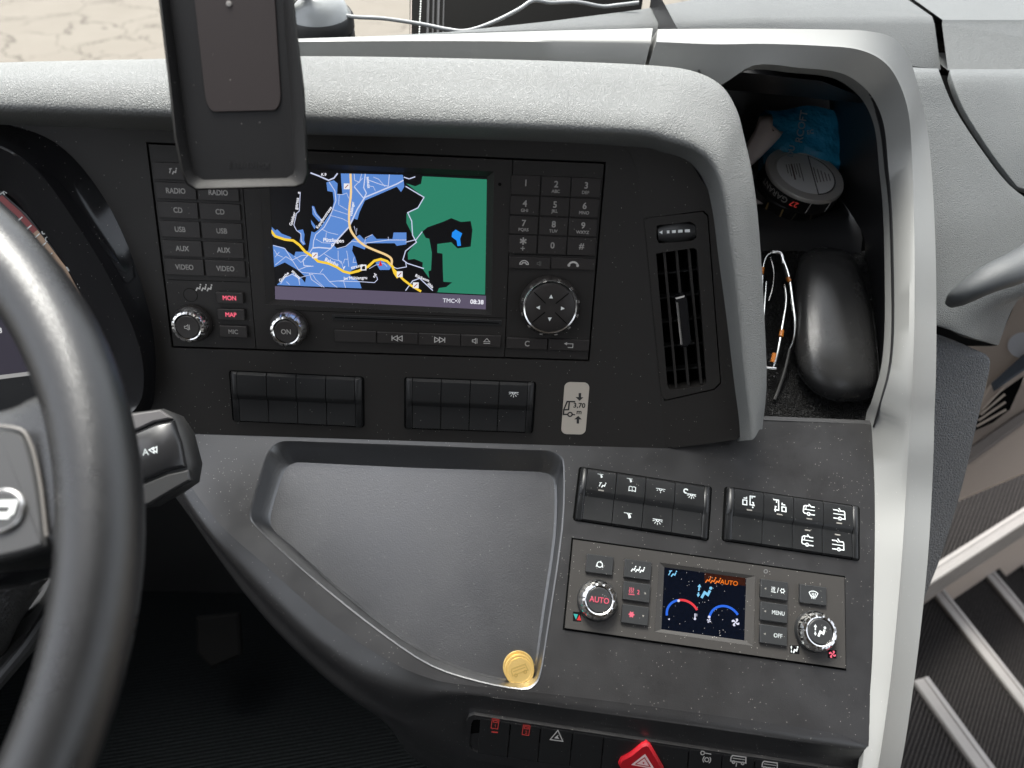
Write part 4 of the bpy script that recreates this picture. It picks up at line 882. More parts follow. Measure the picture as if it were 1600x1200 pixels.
mb.build('face_panel', cl)
# display
mb = MB(); PXs = lambda h: (lambda x, y: CLI.at(x, y, .0006 + h))
def s5(pts): return [(1020 + x / 8.57, 870 + y / 8.57) for x, y in pts]
disp_m = M('display_glass', (.0016, .0025, .006), .2, spec=.2, dust=1.3, emit=0); 
mb.poly(PXs(0), [(1036.5, 885), (1167.5, 902), (1164.5, 1002), (1032, 984.5)], disp_m)
mb.poly(PXs(.00002), s5([(690, 215), (1240, 285), (1240, 390), (690, 330)]), M('display_tint', (.018, .005, .003), .2, spec=.25, dust=1.3))
lb = lit((130, 205, 245)); db = lit((20, 100, 225)); orr = lit((245, 120, 20)); lr = lit((235, 50, 60)); wl = lit((225, 225, 245)); rot = -8
mb.icon(PXs(.0002), 'driver', *s5([(268, 228)])[0], 15, lb, flip=-1, rot=rot, w=.1)
mb.icon(PXs(.0002), 'vent', *s5([(700, 478)])[0], 24, lb, flip=-1, rot=rot)
mb.icon(PXs(.0002), 'seats', *s5([(808, 318)])[0], 20, orr, flip=-1, rot=rot); mb.text(PXs(.0002), 'AUTO', *s5([(1020, 345)])[0], 10, orr, flip=-1, rot=-7, bold=.2)
def arc(c, rx, ry, a0, a1, col, w_):
    mb.stroke(PXs(.0002), s5([(c[0] + rx * math.cos(R(a0 + (a1 - a0) * i / 14)), c[1] - ry * math.sin(R(a0 + (a1 - a0) * i / 14)) + .13 * rx * math.cos(R(a0 + (a1 - a0) * i / 14))) for i in range(15)]), w_, col)
arc((405, 785), 218, 205, 188, 108, db, 3.6); arc((405, 785), 212, 205, 106, 28, lr, 3.6)
arc((965, 880), 212, 220, 172, 35, db, 3.6)
for c in ((345, 588), (755, 805)): mb.poly(PXs(.0003), circ(*s5([c])[0], 2.1, 12), wl)
mb.icon(PXs(.0002), 'thermo', *s5([(565, 800)])[0], 12, wl, flip=-1); mb.icon(PXs(.0002), 'fan', *s5([(1108, 878)])[0], 13, wl, flip=-1); mb.icon(PXs(.0002), 'fan', *s5([(752, 855)])[0], 7, wl, flip=-1)
mb.icon(PXs(.0002), 'left', *s5([(215, 835)])[0], 4, wl, flip=-1)
mb.build('display', cl)
HBT = .0052
for cx, cy, d, w_, h_ in ((937, 882, I('recirc', .0068, wm), 42, 27), (996.7, 890, I('seats', .0088, wm), 42, 27), (994.8, 925, AND(I('heat', .0068, redl_m, dx=-.0035), T('2', .0045, redl_m, dx=.0012, bold=.0001), I('up', .002, led, dx=.0065)), 42, 27), (992.5, 961, AND(I('snow', .0062, redl_m, dx=-.0028), I('down', .002, led, dx=.006)), 42, 27),
                  (1210, 921.5, AND(I('left', .002, led, dx=-.007), I('heat', .0052, wm, dx=-.0005), T('/', .0052, wm, dx=.0026), I('snowo', .005, wm, dx=.0062)), 43, 27), (1209.7, 957, AND(T('MENU', .0040, wm, dx=.003, bold=.00015), I('left', .002, led, dx=-.007)), 43, 27), (1209.2, 992.5, AND(T('OFF', .0042, wm, dx=.003, bold=.00015), I('left', .002, led, dx=-.007)), 43, 27), (1271, 929.5, I('defrost', .0075, wm), 42, 27)):
    rbtn('button', CLI, cx, cy, w_, h_, cl, cbtn_m, HBT, 0, draw=d)
class Off(Fr):
    def __init__(s, f, h): s.o = f.o + f.n * h; s.n = f.n; s.x = f.x; s.y = f.y
CL2 = Off(CLI, HB)
knob(CL2, 932.5, 938, .0147, .0115, cl, T('AUTO', .0058, redl_m, .9, bold=.00012), cbtn_m)
knob(CL2, 1271.5, 986.5, .0147, .0115, cl, I('vent', .0095, wm, w=.09), cbtn_m)

# ------------------------------------------------------------------ air vent
av = thing('air_vent', 'tall narrow black air vent with chrome tab right of the keypad', 'air vent', VEN.at(1078, 620))
vo1 = pxs(VEN, [(1007, 343), (1015, 340), (1098, 331), (1105, 338), (1125, 597), (1115, 607), (1040, 624), (1033, 616)])
vi1 = pxs(VEN, [(1025, 396), (1084, 387), (1089, 391), (1104, 598), (1098, 603), (1047, 609), (1043, 604)])
wh = pxs(VEN, [(1026, 352), (1080, 346), (1087, 352), (1088, 371), (1082, 376), (1030, 380), (1026, 374)])
mb = MB(); mb.prism(VEN, vo1, -.012, .0006, fascia_m, [vi1, wh]); mb.prism(VEN, pxs(VEN, [(1012, 345), (1105, 335), (1125, 600), (1040, 620)]), -.03, -.025, black_m); mb.build('bezel', av)
for (x0, y0, x1, y1) in ((1038, 395, 1057, 607), (1057, 391, 1076, 604), (1076, 388, 1096, 600)):
    a = VEN.at(x0, y0, -.002); b = VEN.at(x1, y1, -.002); sx_ = Vector(VEN.x) * .0009; nn = Vector(VEN.n)
    mb = MB(); ring = lambda p: [p - sx_, p + sx_, p + sx_ - nn * .012, p - sx_ - nn * .012]
    mb.rings([ring(a), ring(b)], fascia_m, True, True, True); mb.build('slat', av)
mb = MB()
for k in range(5):
    a = VEN.at(1026 + k, 430 + k * 38, -.014); b = VEN.at(1092 + k * 3, 422 + k * 38, -.014)
    mb.rings([[a, a + Vector(VEN.y) * .0012, a + Vector(VEN.y) * .0012 - Vector(VEN.n) * .008, a - Vector(VEN.n) * .008], [b, b + Vector(VEN.y) * .0012, b + Vector(VEN.y) * .0012 - Vector(VEN.n) * .008, b - Vector(VEN.n) * .008]], rubber_m, True, True, True)
mb.build('rear_louvre', av)
tb = pxs(VEN, [(1055, 466), (1070, 462), (1074, 467), (1080, 536), (1075, 542), (1064, 543)], .008)
mb = MB(); mb.prism(VEN, tb, -.004, .008, gloss_m, bev=.001); a = VEN.at(1058, 472, .0086); b = VEN.at(1065, 538, .0086)
mb.tube([a, (a + b) / 2, b], .0009, chrome_m, 8, 3); mb.build('direction_tab', av)
wa = VEN.at(1028, 365, -.004); wb = VEN.at(1086, 360, -.004); axw = (wb - wa).normalized(); rings = []
for k in range(9):
    p = wa.lerp(wb, k / 8); rr_ = .0052 + .0026 * math.sin(math.pi * k / 8); rings.append([p + (Vector(VEN.n) * math.cos(2 * math.pi * j / 24) + Vector(VEN.y) * math.sin(2 * math.pi * j / 24)) * rr_ for j in range(24)])
mb = MB(); mb.rings(rings, rubber_m, True, True, True)
for x, w_ in ((1033, 4), (1044, 4), (1053, 6), (1063, 7), (1074, 8)):
    yy = 363 - (x - 1033) * .06; mb.poly(VEN.PX(.0045 if 1040 < x < 1072 else .0036), [(x - w_ / 2, yy - 2), (x + w_ / 2, yy - 2.4), (x + w_ / 2, yy + 2), (x - w_ / 2, yy + 2.4)] if x > 1035 else [(x - 3, yy), (x + 2, yy - 3), (x + 2, yy + 3)], white_m)
mb.build('thumbwheel', av)

# ------------------------------------------------------------------ height sticker
mb = MB(); a = RAD.uv(876.5, 678, .0004); b = RAD.uv(921.5, 598, .0004); uc = (a[0] + b[0]) / 2
mb.prism(RAD, rrect(a[0], a[1], b[0], b[1], .0045, 6), .0001, .0004, sticker_m)
def st(X, Y): return RAD.uv(870 + X / 12, 590 + Y / 12, .0005)
P = RAD.P(.0005)
mb.stroke(P, [st(345, 452), st(195, 448), st(130, 605), st(125, 690), st(205, 690)], .0012, txtd_m)
mb.stroke(P, [st(235, 450), st(220, 600), st(135, 605)], .0012, txtd_m); mb.stroke(P, circ(*st(248, 690), .0017, 16), .0011, txtd_m, True); mb.stroke(P, [st(285, 693), st(345, 697)], .001, txtd_m)
mb.text(P, '3,70', *st(420, 530), .0056, txtd_m, bold=.00025); mb.text(P, 'm', *st(415, 658), .0056, txtd_m, bold=.00025)
mb.poly(P, [st(*q) for q in ((410, 290), (458, 290), (455, 368), (500, 370), (425, 435), (350, 362), (408, 366))], txtd_m)
mb.poly(P, [st(*q) for q in ((372, 862), (418, 862), (418, 785), (468, 785), (402, 718), (325, 782), (372, 784))], txtd_m)
tag(mb.build('height_sticker'), 'champagne coloured vehicle height sticker reading 3,70 m', 'sticker')

# ------------------------------------------------------------------ instrument cluster
ic = thing('instrument_cluster', 'glossy black curved instrument cluster behind the steering wheel', 'instrument cluster', RAD.at(60, 620))
B0 = [(-200,182),(-100,180),(0,192),(85,222),(150,290),(200,385),(236,500),(243,590),(228,650),(150,690),(0,700),(-200,700)]
B1 = [(-200,205),(-100,205),(0,226),(62,268),(112,335),(168,425),(212,520),(226,590),(212,640),(150,672),(0,690),(-200,690)]
B2 = [(-200,245),(-100,250),(0,275),(50,315),(95,370),(145,450),(182,530),(190,600),(180,640),(130,660),(0,670),(-200,670)]
B3 = [(-200,270),(-100,275),(0,298),(42,335),(85,390),(130,465),(160,540),(166,600),(158,635),(110,650),(0,660),(-200,660)]
mb = MB(); mb.loft([[RAD.at(x, y, 0) for x, y in B0], [RAD.at(x * .35 + x2 * .65, y * .35 + y2 * .65, .012) for (x, y), (x2, y2) in zip(B0, B1)], [RAD.at(x, y, .022) for x, y in B1], [RAD.at(x, y, .020) for x, y in B1][:0] or [RAD.at(x + (x2 - x) * .15, y + (y2 - y) * .15, .0225) for (x, y), (x2, y2) in zip(B1, B2)], [RAD.at(x, y, .012) for x, y in B2], [RAD.at(x, y, .004) for x, y in B3]], gloss_m, 5, 3)
mb.build('bezel', ic, ang=60)
mb = MB(); dlm = M('dial_black', (.012, .012, .013), .3, dust=.3)
mb.prism(RAD, pxs(RAD, B3, .004), .002, .0042, dlm); PXi = RAD.PX(.0046)
amb = M('dial_ring_red', (.25, .05, .05), .5); tan = M('dial_ring_tan', (.40, .27, .18), .5)
mb.stroke(PXi, [(0, 308), (30, 335), (55, 362)], 9, amb); mb.stroke(PXi, [(55, 362), (75, 388), (98, 418), (118, 455), (135, 490)], 9, tan)
PXj = RAD.PX(.0050)
for x, y in ((33, 342), (47, 355), (60, 368), (70, 382), (80, 398)): mb.stroke(PXj, [(x - 5, y + 3), (x + 2, y - 3)], 2, white_m)
mb.text(PXj, '5', 70, 362, 15, white_m, flip=-1, rot=-60); mb.text(PXj, 'C', 74, 373, 12, white_m, flip=-1, rot=-60); mb.text(PXj, '2', 110, 417, 18, white_m, flip=-1, rot=-60); mb.text(PXj, 'R', 127, 444, 15, white_m, flip=-1, rot=-60)
mb.text(PXj, 'F', 5, 302, 14, white_m, flip=-1, rot=-55); mb.stroke(PXj, [(143, 488), (154, 481), (155, 475)], 1.5, tan)
mb.poly(PXi, [(-150, 440), (70, 420), (90, 470), (92, 575), (-150, 610)], lit((58, 54, 66), .8)); mb.text(PXj, 'B', 0, 516, 12, lit((220, 220, 220)), flip=-1)
mb.poly(PXj, [(-150, 605), (90, 575), (90, 581), (-150, 612)], dim_m)
mb.build('dial_face', ic)

# ------------------------------------------------------------------ steering wheel
WH = Fr(CAM + ray(163, 800) * .30, el(60))
cpts = [(-5, 385), (60, 475), (108, 575), (143, 680), (161, 800), (159, 900), (139, 1000), (100, 1110)]
uvp = np.array([WH.uv(x, y) for x, y in cpts]); A_ = np.c_[2 * uvp, np.ones(len(uvp))]; s_ = np.linalg.lstsq(A_, (uvp ** 2).sum(1), rcond=None)[0]
wr = math.sqrt(s_[2] + s_[0] ** 2 + s_[1] ** 2); wcu, wcv = float(s_[0]), float(s_[1])
sw = thing('steering_wheel', 'leather covered black steering wheel in front of the instruments', 'steering wheel', WH.w(wcu, wcv, -.03))
mb = MB(); rings = []; NT = 128
for i in range(NT + 1):
    a = 2 * math.pi * i / NT; d = Vector(WH.x) * math.cos(a) + Vector(WH.y) * math.sin(a); c = WH.w(wcu + wr * math.cos(a), wcv + wr * math.sin(a))
    rings.append([c + d * math.cos(2 * math.pi * j / 28) * .0160 + Vector(WH.n) * math.sin(2 * math.pi * j / 28) * .0165 for j in range(28)])
mb.rings(rings, wheel_m); mb.build('rim', sw, ang=80)
# spoke
mb = MB()
top_ = [WH.at(x, y, h) for x, y, h in ((125, 590, .004), (90, 608, .004), (50, 622, -.002), (10, 640, -.006), (-80, 655, -.008), (-260, 660, -.01))]
m1_ = [WH.at(x, y, h) for x, y, h in ((138, 650, .012), (108, 665, .011), (66, 672, .005), (10, 678, .001), (-80, 690, 0), (-260, 700, 0))]
m2_ = [WH.at(x, y, h) for x, y, h in ((150, 760, .013), (120, 760, .011), (80, 770, .006), (10, 790, .001), (-80, 790, 0), (-260, 790, 0))]
m3_ = [WH.at(x, y, h) for x, y, h in ((150, 830, .010), (122, 835, .008), (86, 845, .004), (10, 872, .0), (-80, 880, 0), (-260, 880, 0))]
bt_ = [WH.at(x, y, h) for x, y, h in ((142, 900, -.002), (118, 885, -.004), (92, 872, -.008), (10, 885, -.012), (-80, 890, -.014), (-260, 890, -.014))]
mb.loft([[p - Vector(WH.n) * .02 for p in top_], top_, m1_, m2_, m3_, bt_, [p - Vector(WH.n) * .02 for p in bt_]], wheel_m, 5, 5); mb.build('spoke', sw, ang=70)
mb = MB(); pd = [tuple(p) for p in crc([Vector(WH.uv(x, y, .006)) for x, y in ((-60, 668), (20, 672), (42, 690), (58, 750), (70, 840), (60, 856), (0, 872), (-60, 880), (-200, 890), (-200, 665))], 3)]
mb.prism(WH, pd, -.002, .0062, wheelpad_m, bev=.0015); pad = mb.build('button_pad', sw, ang=40)
mb = MB(); q = [(-60, 664), (20, 668), (45, 686), (62, 748), (73, 838)]
mb.tube([WH.at(x, y, .006) for x, y in q], .0007, M('pad_trim_grey', (.13, .12, .11), .4), 8, 4); mb.build('pad_trim', sw)
mb = MB(); cu, cvv = WH.uv(2, 798, .0075)
mb.lathe(WH, cu, cvv, [(.0088, .005), (.0088, .0078), (.0080, .0084), (.0076, .0078)], chromer_m, 40); mb.lathe(WH, cu, cvv, [(.0076, .006), (.0074, .0079), (.0002, .0079)], wheelpad_m, 40)
P = WH.P(.0083)
for dx, dy in ((0, 0), (.0014, .0016)): mb.stroke(P, [(cu - .004 + dx, cvv - .003 + dy), (cu + .0035 + dx, cvv - .0026 + dy), (cu + .004 + dx, cvv + .0022 + dy), (cu - .0036 + dx, cvv + .0018 + dy)], .0009, white_m, True)
mb.build('wheel_button', sw)

# steering column cover below the spoke
sc_ = thing('steering_column', 'dark plastic steering column cover below the wheel spoke', 'steering column', dep(20, 1000, .42))
mb = MB()
mb.loft([[dep(-80, 850, .36), dep(0, 862, .362), (dep(60, 868, .366)), dep(97, 868, .372)], [dep(-80, 890, .36), dep(0, 890, .36), dep(60, 888, .365), dep(93, 880, .372)], [dep(-80, 920, .37), dep(0, 918, .37), dep(50, 910, .375), dep(84, 900, .38)], [dep(-80, 925, .41), dep(0, 922, .41), dep(40, 914, .41), dep(76, 905, .41)]], gloss_m, 4, 4); mb.build('upper_cover', sc_, ang=60)
mb = MB(); mb.loft([[dep(-80, 930, .40), dep(0, 925, .40), dep(70, 905, .405), dep(96, 880, .41)], [dep(-80, 1000, .42), dep(0, 990, .42), dep(35, 950, .42), dep(60, 925, .42)], [dep(-80, 1080, .46), dep(0, 1030, .46), dep(30, 975, .46), dep(70, 915, .46)]], M('column_grain', (.02, .02, .02), .4, bump=('leather', 500, .7, .0008)), 4, 3); mb.build('lower_cover', sc_, ang=60)
mb = MB(); mb.tube([dep(-40, 1110, .45), dep(0, 1060, .45), dep(45, 1005, .45), dep(80, 950, .45), dep(95, 920, .46)], .004, rubber_m, 10, 4); mb.tube([dep(-40, 1080, .47), dep(20, 1010, .47), dep(60, 960, .47), dep(95, 890, .48)], .012, rubber_m, 10, 4); mb.build('cable_loom', sc_)

# stalk
SK = Fr(CAM + ray(250, 715) * .46, nz((.12, -.62, .78)), (1, 0, 0))
sk = thing('column_stalk', 'black control lever marked A reaching out beside the wheel rim', 'stalk', SK.at(220, 715))
def uvp_(pts, h): return pxs(SK, pts, h)
mb = MB()
body = uvp_([(150, 650), (205, 643), (252, 637), (272, 645), (290, 672), (303, 722), (298, 752), (275, 768), (232, 792), (150, 800)], .0)
mb.prism(SK, body, -.022, .0, rubber_m, bev=.005); mb.build('lever_body', sk, ang=50)
mb = MB(); mb.prism(SK, uvp_([(150, 654), (210, 646), (250, 640), (268, 653), (240, 659), (214, 671), (150, 690)], .003), -.002, .003, M('stalk_grey', (.11, .105, .105), .38), bev=.001); mb.build('lever_cap', sk)
mb = MB(); mb.prism(SK, uvp_([(150, 700), (212, 674), (242, 661), (270, 656), (282, 690), (290, 730), (262, 736), (225, 752), (150, 780)], .0035), -.002, .0035, M('stalk_gloss', (.02, .02, .021), .25), bev=.0025)
P = SK.PX(.0038); mb.text(P, 'A', 227, 706, 14, wm, flip=-1, rot=8, bold=.5)
mb.stroke(P, [(240, 699), (232.5, 703), (241, 708)], 1.5, wm, True); mb.stroke(P, [(245, 698), (238, 702), (245, 707)], 1.5, wm, True); mb.build('rocker_key', sk, ang=50)
mb = MB(); mb.prism(SK, uvp_([(150, 784), (226, 756), (262, 741), (294, 734), (297, 750), (272, 764), (232, 788), (150, 800)], .002), -.004, .002, M('stalk_dull', (.03, .03, .03), .4), bev=.001); mb.build('lever_foot', sk)

# ------------------------------------------------------------------ phone case and its mount
PC = Fr(CAM + ray(375, 200) * .415, nz(CAM - (CAM + ray(330, 40) * .4)), (1, 0, 0))
_r = nz(RM @ np.array((1, .045, -.03))); _up = nz(RM @ np.array((-.13, 1, .20))); _nn = np.cross(_r, _up)
PC = Fr(CAM + ray(375, 200) * .415, _nn, tuple(_r))
pc = thing('phone_case', 'empty black phone case with brown steel plate hanging before the radio', 'phone case', PC.at(375, 295))
outl = [(243, -40), (262, 120), (272, 215), (283, 268), (291, 288), (306, 297), (462, 293), (476, 288), (482, 272), (479, 200), (476, 140), (466, 60), (455, -40)]
inl = [(250, -40), (269, 120), (279, 215), (289, 265), (296, 284), (308, 292), (460, 288), (471, 284), (476, 270), (472, 200), (468, 140), (459, 60), (448, -40)]
flo = [(258, -40), (280, 120), (291, 210), (300, 262), (306, 274), (318, 281), (448, 278), (458, 272), (461, 262), (457, 200), (452, 130), (446, 60), (440, -40)]
ext = lambda l: [(x + (l[1][0] - l[0][0]) * -0.0, y) for x, y in l]
mb = MB(); Z_ = lambda l, h: [PC.at(x, y, h) for x, y in l]
mb.rings([Z_(outl, -.006), Z_(outl, .002), Z_([(a * .5 + c * .5, b * .5 + d * .5) for (a, b), (c, d) in zip(outl, inl)], .0035), Z_(inl, .002), Z_([(a * .4 + c * .6, b * .4 + d * .6) for (a, b), (c, d) in zip(inl, flo)], -.001), Z_(flo, -.004)], case_m, False)
mb.add(Z_(flo, -.004), [list(range(13))], case_m); mb.add(Z_(outl, -.006), [list(range(13))], case_m)
PT = PC.PX(-.0037); emb = M('emboss_black', (.012, .012, .012), .6)
mb.text(PT, 'XM10T-LITE', 389, 257.5, 13, emb, flip=-1, mirror=-1, rot=-0.5, sx=.95)
mb.build('case_shell', pc, ang=50)
pl = [tuple(p) for p in rrect(0, 0, 1, 1, .2, 6)]
c4 = [(323, 175), (440, 172), (425, -70), (296, -70)]
mb = MB(); lp = []
for (s1, t1) in rrect(0, 0, 1, 1, .11, 6):
    s1_ = s1; t1_ = t1; x = (c4[0][0] * (1 - s1_) + c4[1][0] * s1_) * (1 - t1_) + (c4[3][0] * (1 - s1_) + c4[2][0] * s1_) * t1_; y = (c4[0][1] * (1 - s1_) + c4[1][1] * s1_) * (1 - t1_) + c4[2][1] * t1_
    lp.append(PC.uv(x, y, -.003))
mb.prism(PC, lp, -.0038, -.003, plate_m, bev=.0002); mb.build('steel_plate', pc)
mb = MB(); uu = PC.uv(358, 6, -.003); mb.lathe(PC, uu[0], uu[1], [(.0016, -.003), (.0015, -.0024), (.0002, -.0022)], alu_m, 16); mb.build('plate_rivet', pc)

sm = thing('suction_mount', 'black round suction mount base on the windscreen edge above the trim', 'phone mount', YP(500, 55, .70))
mb = MB(); cb = YP(502, 57, .70); ZF = Fr(np.array(cb), (0, -.12, 1))
mb.lathe(ZF, 0, 0, [(.030, 0), (.030, .006), (.0275, .0065), (.0275, .009)], rubber_m, 48); mb.lathe(ZF, 0, 0, [(.0305, .009), (.0305, .018), (.029, .021), (.0285, .0205)], rubber_m, 48)
mb.build('base', sm, ang=40)
mb = MB(); mb.lathe(ZF, 0, 0, [(.0285, .019), (.024, .03), (.014, .038), (.0002, .039)], M('mount_clear', (.5, .52, .52), .15, trans=.4), 40); mb.build('suction_cup', sm, ang=60)
mb = MB(); a = ZF.w(-.004, -.006, .02); mb.tube([a, ZF.w(-.010, -.02, .075), ZF.w(-.03, -.08, .16)], .005, rubber_m, 12, 4); mb.tube([ZF.w(-.03, -.08, .16), PC.at(350, -60, -.03), PC.at(350, -40, -.008)], .008, rubber_m, 12, 4); mb.build('arm', sm, ang=60)
mb = MB(); e0 = ZF.w(-.004, -.014, .022)
for k in (-1, 1): mb.tube([ZF.w(-.026, -.016, .022), ZF.w(-.02, -.018, .034), ZF.w(-.004, -.016, .048), ZF.w(.01, -.014, .058)], .0035, M('lever_clear', (.62, .62, .58), .25), 8, 4)
mb.build('lock_lever', sm, ang=60)

# cable, folder
cp = [(452, -22, .63), (480, 0, .635), (510, 17, .64), (550, 26, .645), (600, 29, .65), (660, 38, .655), (700, 46, .655), (730, 48, .655), (770, 35, .66), (810, 15, .665), (833, 1, .67), (860, 4, .68), (900, 3, .69), (940, 10, .70), (965, 8, .70), (998, 4, .70)]
mb = MB(); mb.tube([dep(*p) for p in cp], .0017, cable_m, 10, 5); tag(mb.build('charging_cable', ang=80), 'grey charging cable drooping across the black folder and windscreen', 'cable')
fd = thing('folder', 'black leather folder with white stitched spine lying on the dash top', 'folder', ZP(820, 30, 1.18))
FF = Fr(np.array(ZP(700, 49, 1.1795)), nz((0, -.50, .87)))
mb = MB(); a = ZP(641, 57, 1.165)
fpl = [(640, -70), (640, 60), (700, 56), (850, 40), (1000, 20), (1003, 10), (1015, -70)]
FD = Fr(np.array(dep(800, 30, .74)), nz(RM @ np.array((0, .25, 1))))
mb.prism(FD, pxs(FD, fpl), -.02, .0, M('folder_black', (.002, .002, .002), .5, spec=.02), bev=.001); mb.build('cover', fd, ang=40)
mb = MB()
for x, w_ in ((668, 2), (676, 1.5), (684, 2.2), (692, 1.2)): mb.tube([FD.at(x, 56, .0003), FD.at(x + 1, 20, .0005), FD.at(x + 3, -60, .0003)], .0007 * w_, M('rib_black', (.03, .03, .03), .35), 6, 2)
mb.build('spine_rib', fd)
mb = MB(); 
for k in range(30): y = 54 - k * 3.9; mb.stroke(FD.PX(.0004), [(655 + .05 * (54 - y), y), (655 + .05 * (54 - y), y - 2.4)], 1.5, white_m)
mb.stroke(FD.PX(.0004), [(642, 56), (643, -60)], 1.6, M('edge_brown', (.25, .2, .17), .5))
mb.build('stitching', fd)

# ------------------------------------------------------------------ coins
for k, (x, y, h, lb_) in enumerate(((810, 1042, .0002, 'lower brass coin peeking out beneath the other in the tray corner'), (811.5, 1047, .0024, 'upper brass coin lying on the other in the tray corner'))):
    u, v = TRF.uv(x, y, h); c = thing('coin', lb_, 'coin', TRF.w(u, v, h), 'brass coins in the tray')
    rr_ = .0111 if k else .0117
    mb = MB(); mb.lathe(TRF, u, v, [(rr_, h), (rr_, h + .0018), (rr_ * .97, h + .0021), (rr_ * .90, h + .0021), (rr_ * .88, h + .0018), (rr_ * .80, h + .0018), (rr_ * .79, h + .0020), (rr_ * .77, h + .0018), (.0002, h + .0018)], gold_m, 48)
    if k:
        mb.text(TRF.P(h + .002), 'SERVICE', u, v + rr_ * .55, .003, M('coin_relief', (.6, .4, .12), .35, metal=.7)) if False else None
        mb.icon(TRF.P(h + .0020), 'bus', u, v, rr_ * 1.1, M('coin_relief', (.62, .42, .13), .35, metal=.7), rot=20)
    mb.build('coin_disc', c, ang=30)

# ------------------------------------------------------------------ things in the cubby
TN = Fr((.29, .655, UPZ + .030), nz((.10, -.22, .97)), (1, -.05, 0))
def tin(cx, cy, zc, label, top):
    pass
tn = thing('tin', 'flat round grey tin with printed label and black side in the cubby', 'tin', TN.at(1258, 290, -.02))
a = TN.at(1258, 272); TN = Fr(np.array(a), TN.n, TN.x); rt = .0385
mb = MB(); mb.lathe(TN, 0, 0, [(rt * .97, -.017), (rt, -.015), (rt, -.002)], tinb_m, 64)
P = lambda u, v: TN.w((rt + .0002) * math.sin(u), -(rt + .0002) * math.cos(u), v)
for st_, ang_, mm, sz in (('GARANT', -.98, dim_m, .0085), ('27', -.36, red_m, .008)):
    vs, fs, w_, h_ = textmesh(st_); mb.add([P(ang_ - x * sz / rt, -.0085 - y * sz) for x, y in vs], fs, mm)
mb.add([P(.0, -.0150), P(.58, -.0150), P(.58, -.003), P(.0, -.003)], [(0, 1, 2, 3)], tinl_m)
P2 = lambda u, v: TN.w((rt + .0004) * math.sin(u), -(rt + .0004) * math.cos(u), v)
x = .08
while x < .5:
    w_ = random.choice((.008, .014, .02)); mb.add([P2(x, -.014), P2(x + w_, -.014), P2(x + w_, -.005), P2(x, -.005)], [(0, 1, 2, 3)], txtd_m); x += w_ + random.choice((.01, .016))
mb.build('tin_body', tn, ang=40)
mb = MB(); mb.lathe(TN, 0, 0, [(rt, -.003), (rt * 1.005, -.001), (rt * .98, .001), (rt * .80, .001), (rt * .78, .0002), (.0002, .0002)], tin_m, 64)
PT = TN.P(.0006); mb.poly(PT, [(rt * .74 * math.cos(2 * math.pi * i / 40), rt * .74 * math.sin(2 * math.pi * i / 40)) for i in range(40)], tinl_m)
PT = TN.P(.0009); seg = [(rt * .76 * math.cos(R(a_)), rt * .76 * math.sin(R(a_))) for a_ in range(-75, 76, 10)]
mb.stroke(PT, seg, .0011, txtd_m, True)
for k in range(5): mb.stroke(PT, [(.010 + k * .0035, -.011 + k * .0015), (.010 + k * .0035, .011 - k * .0015)], .0008, txtb_m)
for k in range(6): mb.stroke(PT, [(-.004 - k * .0028, -.012 + .004 * (k % 3)), (-.004 - k * .0028, .014 - k * .001)], .0007 + .0008 * (k == 3), txtb_m)
mb.build('lid', tn, ang=40)
t2 = thing('tin', 'lower black tin lying under the grey lidded one in the cubby', 'tin', (.285, .65, UPZ), None)
TQ = Fr(np.array(TN.w(-.003, .000, -.026)), (0, -.15, 1)); mb = MB(); mb.lathe(TQ, 0, 0, [(.0365, -.006), (.0375, -.004), (.0375, .009), (.035, .011), (.0002, .011)], tinb_m, 64)
P3 = lambda u, v: TQ.w(.0378 * math.sin(u), -.0378 * math.cos(u), v); mb.add([P3(-.9, -.003), P3(-.45, -.003), P3(-.45, .007), P3(-.9, .007)], [(0, 1, 2, 3)], M('label_gold', (.3, .2, .08), .5)); mb.add([P3(-.2, -.003), P3(.35, -.003), P3(.3, .006), P3(-.15, .006)], [(0, 1, 2, 3)], M('label_olive', (.12, .11, .08), .5))
mb.build('tin_body', t2, ang=40)
# tissue pack
tk = thing('tissue_pack', 'blue plastic tissue pack with lettering behind the round tin', 'tissue pack', YP(1255, 250, .71))
TK = Fr(np.array(YP(1255, 220, .70)), nz((-.05, -.75, .66)))
mb = MB(); g1 = []
for j in range(9):
    row = []
    for i in range(13):
        s1, t1 = i / 12, j / 8; x = 1193 + 128 * s1 + (1 - t1) * 2 + 2.5 * math.sin(7 * t1 + 2 * s1); y = 172 + 92 * t1 - 4 * math.sin(s1 * 3.1) + 3 * math.sin(9 * s1)
        ed = min(1, 4 * min(s1, 1 - s1)) * min(1, 4 * min(t1, 1 - t1))
        row.append(TK.at(x, y, .009 * ed ** .5 + .0025 * math.sin(13 * s1 + 6 * t1) * ed + .002 * math.sin(17 * t1 - 8 * s1)))
    g1.append(row)
mb.rings(g1, blue_m, False); bk = [[p - Vector(TK.n) * .02 for p in r_] for r_ in (g1[0], g1[-1])]; mb.rings([g1[0], bk[0], bk[1], g1[-1]], blue_m, False)
P = TK.PX(.0135); wfa = M('film_white', (.5, .6, .66), .4)
mb.text(P, 'RCOFT', 1252, 197, 16, wfa, flip=-1, rot=80); mb.text(P, 'DU', 1236, 236, 13, wfa, flip=-1, rot=78); mb.text(P, 'EC', 1266, 206, 9, wfa, flip=-1, rot=12)
mb.build('film', tk, ang=60)
mb = MB(); tw = [[(1186, 182, .012), (1206, 180, .014), (1207, 205, .016)], [(1178, 205, .014), (1196, 207, .018), (1224, 206, .014)], [(1160, 235, .012), (1185, 235, .016), (1208, 226, .013)], [(1150, 262, .01), (1168, 262, .012), (1178, 256, .01)]]
